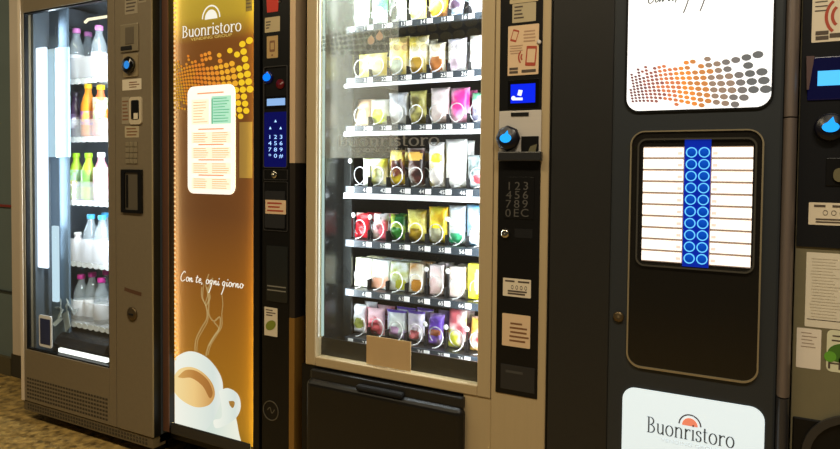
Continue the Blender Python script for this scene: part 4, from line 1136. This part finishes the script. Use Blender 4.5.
mb.build('print', M_INK, ps_)
mb = MB(); bars(mb, X0 + w * .06, X0 + w * .5, Z0 + h * .42, Z0 + h * .62, Y3 - .0013, 4); bars(mb, X0 + w * .5, X0 + w * .92, Z0 + h * .64, Z0 + h * .9, Y3 - .0013, 4)
mb.build('print', pm('ink_faint', (186, 150, 120), .7), ps_)
c = at(541.5, 42, Y3); MB().lathe([(.006, 0), (.006, -.003), (0, -.004)], (c.x - .006, Y3, c.z), 12, 'Y').build('lock', M_STEEL, ci)
X0, X1, Z0, Z1 = rect(511, 84, 535.5, 103, Y3)
dsp = MB().box(X0 - .008, X1 + .008, Y3 - .002, Y3, Z0 - .012, Z1 + .012, .001).build('display', M_BLACKG, ci)
MB().box(X0, X1, Y3 - .003, Y3 - .001, Z0, Z1).build('screen', glow('screen_blue', (16, 40, 235), 1.1), dsp)
mb = MB(); w, h = X1 - X0, Z1 - Z0
mb.flat([(X0 + w * .28, Z0 + h * .42), (X0 + w * .44, Z0 + h * .36), (X0 + w * .50, Z0 + h * .66), (X0 + w * .33, Z0 + h * .70)], Y3 - .0035)
mb.flat(ell(X0 + w * .12, Z0 + h * .27, w * .09, h * .12, 12), Y3 - .0035)
mb.flat([(X0 + w * .1, Z0 + h * .16), (X0 + w * .5, Z0 + h * .14), (X0 + w * .5, Z0 + h * .28), (X0 + w * .1, Z0 + h * .30)], Y3 - .0035)
mb.build('screen_logo', glow('screen_white', (244, 246, 255), 1.2), dsp)
pl3 = rbox(499, 110.5, 541, 152, Y3 - .003, Y3 + .001, .001).build('payment_plate', M_STEEL, ci, 'brushed steel plate')
rbox(511, 112.5, 528.5, 116.2, Y3 - .0045, Y3 - .002).build('card_slot', M_GAP, pl3)
c = at(509.5, 138.5, Y3)
MB().lathe([(.032, -.003), (.034, -.014), (.028, -.02), (0, -.021)], (c.x, Y3, c.z), 8, 'Y').build('contactless_reader', pm('reader_navy_black', (10, 12, 26), .3), pl3)
mb = MB(); mb.flat(ell(c.x - .003, c.z, .016, .012, 18), Y3 - .0218); mb.flat([(c.x - .006, c.z + .011), (c.x + .005, c.z + .011), (c.x + .002, c.z + .021)], Y3 - .0218)
mb.build('reader_light', M_CYAN, pl3)
cu = rbox(521, 136.2, 538.3, 158, Y3 - .006, Y3 - .002, .001).build('coin_cup', M_BLACK, pl3)
mb = MB(); X0, X1, Z0, Z1 = rect(526, 144, 537, 157, Y3 - .0065)
mb.prism([(X0, Z0), (X1 - .006, Z0), (X1, Z1), (X0 + .012, Z1 - .006)], Y3 - .008, Y3 - .006); mb.build('flap', pm('flap_khaki', (132, 126, 96), .35, .4), cu)
rbox(497.5, 151.5, 540.5, 161, Y3 - .022, Y3 - .002, .003).build('reader_shelf', M_DARK2, pl3)
kp3 = rbox(504, 177, 534, 219, Y3 - .0015, Y3, .0005).build('keypad', M_BLACK, ci)
M_KG = pm('key_grey', (82, 80, 76), .5)
for i, ch_ in enumerate('1234567890EC'):
    r_, c_ = divmod(i, 3)
    p = at(509.2 - r_ * .4 + c_ * 8.3, 187.5 + r_ * 9.0, Y3 - .002)
    MB().text(ch_, .030, p.x, p.z - .006, Y3 - .0021, sx=1.15).build('key', M_KG, kp3)
c = at(505.5, 233.5, Y3); MB().lathe([(.012, 0), (.012, -.005), (.008, -.007), (0, -.007)], (c.x, Y3, c.z), 14, 'Y').build('lock', M_CHROME, ci)
rbox(514.5, 229, 532.5, 238, Y3 - .001, Y3 + .0005).build('hatch_slot', M_GAP, ci)
def dots_line(mb, a, b, c, d, y):
    w, h = b - a, d - c
    for q in range(4):
        cx = a + w * (.34 + q * .16)
        mb.ring(ell(cx, c + h * .52, w * .045, h * .12, 12), ell(cx, c + h * .52, w * .03, h * .08, 12), y, y + .0003)
    for v0, u0, u1 in ((.80, .08, .42), (.80, .54, .94), (.26, .18, .86), (.12, .18, .80)):
        mb.flat([(a + w * u0, c + h * v0), (a + w * u1, c + h * v0), (a + w * u1, c + h * (v0 + .09)), (a + w * u0, c + h * (v0 + .09))], y)
sticker('notice', (503, 278.8, 531, 297), Y3, M_PAPER, ci, 0, M_INK, 'small cream notice with rings and two lines of print', extra=dots_line)
sticker('notice', (502.2, 314.5, 530.3, 347), Y3, M_PAPERP, ci, 5, M_INKB, 'peach notice lowest on the black inset', area=(.25, .95, .12, .78))
rbox(500.5, 366, 534.5, 391, Y3 - .001, Y3 + .0005, .0005).build('hatch', M_DARK2, ci)
X0, X1, Z0, Z1 = rect(501.5, 369, 524, 375, Y3 - .0012)
mb = MB(); bars(mb, X0 + .01, X1, Z0, Z1, Y3 - .0015, 1); mb.build('print', pm('faint_grey', (70, 70, 68)), ci)

# delivery hood
hx0, hx1 = at(300.5, 400, .004).x, at(484.5, 420, .004).x
MB().box(hx0 + .004, hx1 + .001, .006, .035, .1, DZ3 - .002).build('hood_recess', M_BLACK, m3)
bx0, bx1 = at(306, 400, -.02).x, at(463, 420, -.02).x
zt = DZ3 - .035
mb = MB()
mb.box(bx0, bx1, -.028, .01, .12, zt, .02, seg=4)
hd = mb.build('delivery_hood', pm('hood_black', (17, 17, 17), .38), m3)
MB().box(bx0 + .01, bx1 - .005, -.012, .008, zt - .004, DZ3 - .008, .004).build('hood_ledge', pm('ledge_dark', (30, 30, 29), .4), m3)
X0, X1 = at(357, 382, -.02).x, at(403, 388, -.02).x
MB().box(X0, X1, -.03, -.008, zt - .005, zt + .012, .006).build('hood_handle', M_GAP, hd)

# ============================================ 4  black hot drinks machine
Y4 = 0.0
XL4, XR4 = XR3 + .006, at(794.5, 224).x
m4 = thing('drinks_vending_machine', 'wide black drinks machine with blue ring buttons between two white lit signs', 'vending machine', ((XL4 + XR4) / 2, .4, 0))
MB().box(XL4, XR4, .03, .8, .06, TOP).build('cabinet', M_BLACK, m4)
for q in ((XL4 + .07, .1), (XR4 - .07, .1), (XL4 + .07, .72), (XR4 - .07, .72)):
    MB().lathe([(.026, 0), (.028, .006), (.028, .02), (.016, .026), (.016, .063)], (q[0], q[1], 0), 12).build('foot', M_BLACK, m4)
xa = at(611, 224).x; xb = at(780.5, 224).x
MB().box(XL4, xa, -.002, .03, .08, TOP, .003).build('side_panel', M_DARK, m4)
MB().box(xa, xb, -.008, .03, .08, TOP, .006).build('front_panel', pm('front_charcoal', (43, 48, 52), .45), m4)
# rounded column down the right edge, in three lengths
zs1 = at(789, 118).z; zs2 = at(786, 396.5).z
cxm = (xb + XR4) / 2; rx_ = (XR4 - xb) / 2
for za, zb, mt in ((zs1 + .002, TOP, M_COLUMN), (zs2 + .002, zs1 - .001, M_COLUMN), (.08, zs2 - .001, pm('column_dark', (70, 70, 74), .32, .5))):
    mb = MB()
    prof = [(cxm + rx_ * math.cos(a), .004 - .026 * math.sin(a)) for a in [PI * k / 16 for k in range(17)]] + [(cxm - rx_, .03), (cxm + rx_, .03)]
    A = [mb.bm.verts.new((p[0], p[1], za)) for p in prof]; B = [mb.bm.verts.new((p[0], p[1], zb)) for p in prof]
    n = len(prof)
    for i in range(n): mb.face([A[i], A[(i + 1) % n], B[(i + 1) % n], B[i]], 0, i < 15)
    mb.face([mb.bm.verts.new(v.co) for v in A]); mb.face([mb.bm.verts.new(v.co) for v in B])
    mb.build('corner_column', mt, m4)
YF = -.008
# upper sign
X0, X1, Z0, Z1 = rect(627.8, 0, 772.3, 109, YF)
ZS1 = TOP - .07
SIGN = pm('sign_white_lit', (248, 250, 252), .4, glow=.93)
MB().ring(rr(X0 - .005, X1 + .005, Z0 - .005, ZS1 + .005, .034, 8), rr(X0, X1, Z0, ZS1, .03, 8), YF - .004, YF).build('sign_bezel', M_BLACK, m4)
s4 = MB().prism(rr(X0, X1, Z0, ZS1, .03, 8), YF - .003, YF).build('lit_sign', SIGN, m4, 'upper white lit sign with a wave of dots')
ys = YF - .0036
x0, x1, z0, z1 = rect(629.5, 48, 771, 113, YF); zlow = at(700, 108.5, YF).z
DOT4 = [pm('dotp_%d' % i, c, .5, glow=.55) for i, c in enumerate(((118, 84, 88), (150, 96, 92), (206, 124, 86), (226, 142, 66), (196, 132, 76), (146, 128, 116), (116, 114, 116), (98, 102, 106)))]
dot_wave(MB(), x0, x1, z0, z1, ys, 8, keep=lambda x, z, r: x0 + r < x < x1 - r * .2 and not (x > x1 - .03 and z < zlow + .03) and z - r * .4 > zlow + (.018 if x < x0 + .1 else 0)).build('dot_pattern', DOT4, s4, 'wave of dots running from red-brown through orange to grey')
mb = MB()
hx0 = at(648, 2, YF).x; hx1 = at(730, 2, YF).x; hz = at(690, -.8, YF).z
handwriting(mb, 'Con te, ogni giorno', hx0, hx1, hz, .017, ys, .0032)
mb.build('handwriting', pm('hand_grey', (110, 112, 116), .6, glow=.2), s4)
# selection window and recess
fx0, fx1, fz0, fz1 = rect(628.6, 131, 761.5, 375.5, YF)
fz1 = at(697, 130, YF).z
MB().ring(rr(fx0, fx1, fz0, fz1, .034, 10), rr(fx0 + .0035, fx1 - .0035, fz0 + .0045, fz1 - .003, .03, 10), YF - .006, YF + .001).build('window_trim', pm('trim_bronze', (176, 164, 134), .38, .6), m4, 'thin bronze outline round the whole window')
MB().prism(rr(fx0 + .004, fx1 - .004, fz0 + .004, fz1 - .004, .03, 10), YF - .002, YF + .001).build('dark_window', pm('smoked_brown', (26, 24, 20), .22), m4)
gx0, gx1, gz0, gz1 = rect(637.0, 138, 756.0, 269.5, YF)
MB().ring(rr(gx0, gx1, gz0, gz1, .02, 8), rr(gx0 + .004, gx1 - .004, gz0 + .004, gz1 - .004, .017, 8), YF - .008, YF - .001).build('window_trim', M_CHROME, m4, 'thin chrome outline round the lit selection panel')
sx0, sx1, sz0, sz1 = rect(642.8, 146.5, 752.0, 264.5, YF)
bx0, bx1, _, _ = rect(683.6, 146, 710.0, 266, YF)
bp = MB().box(bx0, bx1, YF - .005, YF - .002, gz0 + .006, gz1 - .004).build('button_panel', pm('panel_blue', (0, 26, 140), .3, glow=.6, glow_rgb=(0, 40, 175)), m4, 'blue strip of ring buttons')
MB().box(sx0, sx1, YF - .0035, YF - .0018, sz0, sz1).build('strip_backing', pm('backing_peach', (170, 150, 136), .5, glow=.14), m4)
M_STRIP = pm('strip_white', (255, 246, 236), .4, glow=1.0)
M_RING = glow('ring_cyan', (110, 210, 255), 1.15)
M_BTN = pm('button_blue', (0, 60, 160), .8, spec=.1, glow=.6, glow_rgb=(0, 72, 190))
for i in range(10):
    zc = sz1 - (sz1 - sz0) * (i + .5) / 10; hh = (sz1 - sz0) / 10 * .41
    for s_, (a, b) in enumerate(((sx0, bx0 - .002), (bx1 + .002, sx1))):
        st = MB().box(a, b, YF - .006, YF - .002, zc - hh, zc + hh, .001).build('name_strip', M_STRIP, m4)
        mb = MB(); e = (b - .012) if s_ == 0 else (a + .002)
        mb.flat([(e, zc - hh * .5), (e + .010, zc - hh * .5), (e + .010, zc + hh * .1), (e, zc + hh * .1)], YF - .0063)
        mb.build('print', pm('strip_pink', (244, 206, 196), .6, glow=.75), st)
        xc = bx0 + (bx1 - bx0) * (.27 if s_ == 0 else .75)
        bt = MB().lathe([(.0096, 0), (.0096, -.002), (0, -.002)], (xc, YF - .005, zc), 20, 'Y').build('button', M_BTN, bp)
        MB().ring(ell(xc, zc, .0120, .0120, 24), ell(xc, zc, .0097, .0097, 24), YF - .0078, YF - .005).build('light_ring', M_RING, bt)
c = at(617.5, 316.5, -.008)
lk = MB().lathe([(.013, 0), (.013, -.005), (.009, -.007), (0, -.007)], (c.x + .003, YF, c.z), 16, 'Y').build('lock', pm('lock_bronze', (104, 88, 62), .35, .7), m4)
# faint hanging spout behind the dark window
# lower sign
X0, X1, Z0, Z1 = rect(621.6, 395.5, 763.8, 520, YF)
Z1 = at(692, 396.8, YF).z
s5 = MB().prism(rr(X0, X1, Z0, Z1, .03, 8), YF - .003, YF).build('lit_sign', pm('sign_pale_lit', (218, 234, 242), .4, glow=.68), m4, 'lower pale lit sign with the wordmark')
mb = MB(); x0 = at(647, 430, YF).x; x1 = at(735.5, 430, YF).x
zb = at(691, 439.8, YF).z; zt = at(691, 423.5, YF).z
wordmark(mb, 'Buonristoro', x0, x1, zb, zt - zb, ys, thick=.11, thin=.035)
mb.build('wordmark', pm('word_grey', (84, 92, 98), .6, glow=.1), s5)
c = at(690, 424.5, YF); r_ = at(702, 424.5, YF).x - c.x
emblem(c.x, at(690, 425.5, YF).z, r_ * .92, ys, (0, 1)).build('half_sun_emblem', [pm('sun_orange', (240, 140, 110), .5, glow=.5), pm('sun_grey', (96, 90, 100), .5)], s5)
mb = MB(); mb.text_fit('VENDING GROUP', at(661, 440, YF).x, at(720, 446, YF).x, at(690, 446.3, YF).z, .0085, ys)
mb.build('small_lettering', pm('word_pale', (206, 214, 218), .6, glow=.45), s5)

# =========================================== 5  machine cut by right edge
Y5 = .01
XL5 = XR4 + .003; XR5 = XL5 + .62
m5 = thing('drinks_vending_machine', 'grey-green machine cut off by the right edge, with a bright cyan display', 'vending machine', ((XL5 + XR5) / 2, .4, 0))
MB().box(XL5, XR5, Y5 + .02, .8, .06, TOP).build('cabinet', M_DARK, m5)
for q in ((XL5 + .07, .1), (XR5 - .07, .1), (XL5 + .07, .72), (XR5 - .07, .72)):
    MB().lathe([(.026, 0), (.028, .006), (.028, .02), (.016, .026), (.016, .063)], (q[0], q[1], 0), 12).build('foot', M_BLACK, m5)
MB().box(XL5, XR5, Y5, Y5 + .02, .08, TOP, .002).build('door', M_GREENM, m5)
z_ = at(820, 247.5, Y5).z
xk = at(797.5, 200, Y5).x
kk = MB().box(xk, XR5 - .1, Y5 - .004, Y5, z_, TOP - .03, .001).build('control_inset', pm('inset_black', (24, 25, 28), .3), m5)
Y5c = Y5 - .004
X0, X1, Z0, Z1 = rect(812.5, -40, 862, 41, Y5c)
po = sticker('payment_poster', (812.5, -40, 862, 41), Y5c, M_PAPER, kk, 0, M_INKR, 'cream poster at the top with red waves',
    extra=lambda mb, a, b, c, d, y: [mb.stroke(ell(a + (b - a) * .60, c + (d - c) * .31, .016 * k, .022 * k, 10, PI * .68, PI * 1.32), y, lambda p, q: .006) for k in (1, 1.7)])
mb = MB()
for px in ((815.5, 31, 828.5, 35), (815.5, 36, 828.5, 40), (829.5, 33, 845, 37.5)):
    a, b, c, d = rect(*px, Y5c); mb.flat([(a, c), (b, c), (b, d), (a, d)], Y5c - .0014)
mb.build('print', M_INK, po); mb = MB()
a, b, c, d = rect(815, -5, 828, 13, Y5c); bars(mb, a, b, c, d, Y5c - .0014, 4, fill=.25)
mb.build('print', M_INK, po)
X0, X1, Z0, Z1 = rect(817.5, 70, 870, 85, Y5c)
ds = MB().box(X0 - .018, X1 + .02, Y5c - .004, Y5c, Z0 - .03, Z1 + .03, .002).build('display', pm('display_navy', (6, 9, 30), .25, glow=.10, glow_rgb=(0, 8, 120)), kk)
MB().box(X0, X1, Y5c - .005, Y5c - .003, Z0, Z1).build('screen', glow('screen_cyan', (84, 190, 255), 1.25), ds)
mb = MB(); a = at(806, 66, Y5c); b = at(812, 66, Y5c); c = at(806.5, 90, Y5c)
mb.prism([(a.x, a.z + .02), (b.x + .004, b.z + .02), (c.x + .004, c.z), (c.x, c.z)], Y5c - .008, Y5c)
mb.build('bracket', pm('bracket_rose', (104, 84, 84), .4, .4), kk)
c = at(830, 127.5, Y5c)
rdr = MB().lathe([(.030, 0), (.030, -.010), (.026, -.016), (0, -.017)], (c.x, Y5c, c.z), 20, 'Y').build('contactless_reader', pm('reader_navy_black', (10, 12, 26), .3), kk)
mb = MB(); mb.flat(ell(c.x, c.z, .016, .011, 18), Y5c - .0178); mb.flat([(c.x - .008, c.z + .008), (c.x + .008, c.z + .008), (c.x + .004, c.z + .022)], Y5c - .0178)
mb.build('reader_light', M_CYAN, rdr)
mb = MB(); a, b, c, d = rect(833, 168, 850, 182, Y5c); mb.prism(rr(a, b, c, d, .012), Y5c - .008, Y5c); mb.build('coin_flap', pm('flap_khaki', (132, 126, 96), .35, .4), kk)
rbox(826, 158, 856, 186, Y5c - .003, Y5c + .001, .001).build('coin_cup', M_BLACK, kk)
def two_head(mb, a, b, c, d, y):
    w, h = b - a, d - c
    for u0, u1, v0, v1 in ((.1, .32, .8, .9), (.45, .7, .8, .9), (.14, .85, .22, .29), (.14, .8, .1, .17)):
        mb.flat([(a + w * u0, c + h * v0), (a + w * u1, c + h * v0), (a + w * u1, c + h * v1), (a + w * u0, c + h * v1)], y)
    for q in range(3):
        cx = a + w * (.32 + q * .16); mb.ring(ell(cx, c + h * .55, w * .05, h * .12, 12), ell(cx, c + h * .55, w * .04, h * .09, 12), y, y + .0002)
sticker('notice', (808.5, 203, 862, 225.5), Y5c, M_PAPER, kk, 0, M_INK, 'cream notice with rings and two lines of print on the black inset', extra=two_head)
sh5 = sticker('instruction_sheet', (805.5, 253.5, 860, 329), Y5, pm('sheet_cream', (228, 220, 200), .7), m5, 0, M_INK, 'tall cream sheet of small print')
a, b, c, d = rect(805.5, 253.5, 860, 329, Y5)
mb = MB(); bars(mb, a + .008, a + .07, c + .02, d - .01, Y5 - .0013, 20, fill=.2); bars(mb, a + .08, b - .01, c + .02, d - .01, Y5 - .0013, 20, fill=.2)
mb.build('print', pm('sheet_ink', (204, 194, 172), .7), sh5)
mb = MB(); z = c + .016; mb.flat([(a + .004, z), (b, z), (b, z + .0016), (a + .004, z + .0016)], Y5 - .0013); mb.build('rule_line', M_INK, sh5)
st5 = sticker('notice', (796.3, 328.5, 821, 368.5), Y5, pm('sheet_white', (236, 226, 210), .7), m5, 0, None, 'small white notice left of the leaf sticker')
a, b, c, d = rect(796.3, 328.5, 821, 368.5, Y5)
mb = MB(); bars(mb, a + .008, b - .008, c + (d - c) * .5, d - .006, Y5 - .0013, 5, fill=.22); mb.build('print', pm('sheet_ink2', (170, 150, 132), .7), st5)
ls = sticker('eco_sticker', (826.5, 331, 858, 373), Y5, pm('sticker_pale', (222, 222, 190), .6), m5, 0, None, 'pale sticker with green leaves', r=.01)
a, b, c, d = rect(826.5, 331, 858, 373, Y5); w, h = b - a, d - c
mb = MB(); mb.flat(ell(a + w * .46, c + h * .47, w * .44, h * .22, 20, rot=.3), Y5 - .0013, 0); mb.flat(ell(a + w * .12, c + h * .36, w * .2, h * .13, 16, rot=-.3), Y5 - .0016, 1)
mb.build('leaf', [pm('leaf_dark', (72, 120, 36), .6), pm('leaf_bright', (104, 170, 50), .6)], ls)
mb = MB(); mb.text('Hyg', .036, a + w * .06, c + h * .07, Y5 - .0013, 'LEFT', sx=1.1); bars(mb, a + w * .12, b, c + h * .70, d - h * .08, Y5 - .0013, 2, fill=.3)
mb.build('print', M_INK, ls)
zb5 = at(815, 419.5, Y5).z
lb = MB().box(XL5 + .004, XR5, Y5 - .004, Y5 + .01, .09, zb5, .003).build('lower_panel', M_BLACK, m5)
c = at(827, 452, Y5 - .004)
MB().ring(ell(c.x + .05, c.z - .01, .098, .098, 32), ell(c.x + .05, c.z - .01, .082, .082, 32), Y5 - .012, Y5 - .003).build('round_rim', pm('rim_grey', (58, 56, 54), .35, .2), lb)

# ------------------------------------------------------------------ light
w = bpy.data.worlds.new('hall'); SC.world = w; w.use_nodes = True
bg = w.node_tree.nodes['Background']; bg.inputs[0].default_value = L3((255, 236, 200)); bg.inputs[1].default_value = .06
# ceiling lamps of the hall, in front of the machines
for i, (x, y, p) in enumerate(((-3.0, -1.5, 22), (-1.3, -1.5, 22), (.35, -1.45, 44))):
    area_lamp((x, y, 2.88), (0, .0, -1), 1.1, .3, p, ((255, 236, 196), (255, 234, 192), (255, 240, 214))[i], 'ceiling_lamp')
SC.view_settings.view_transform = 'Standard'
SC.view_settings.look = 'None'
SC.view_settings.gamma = 1.0
SC.view_settings.exposure = 0.0
SC.view_settings.use_curve_mapping = False
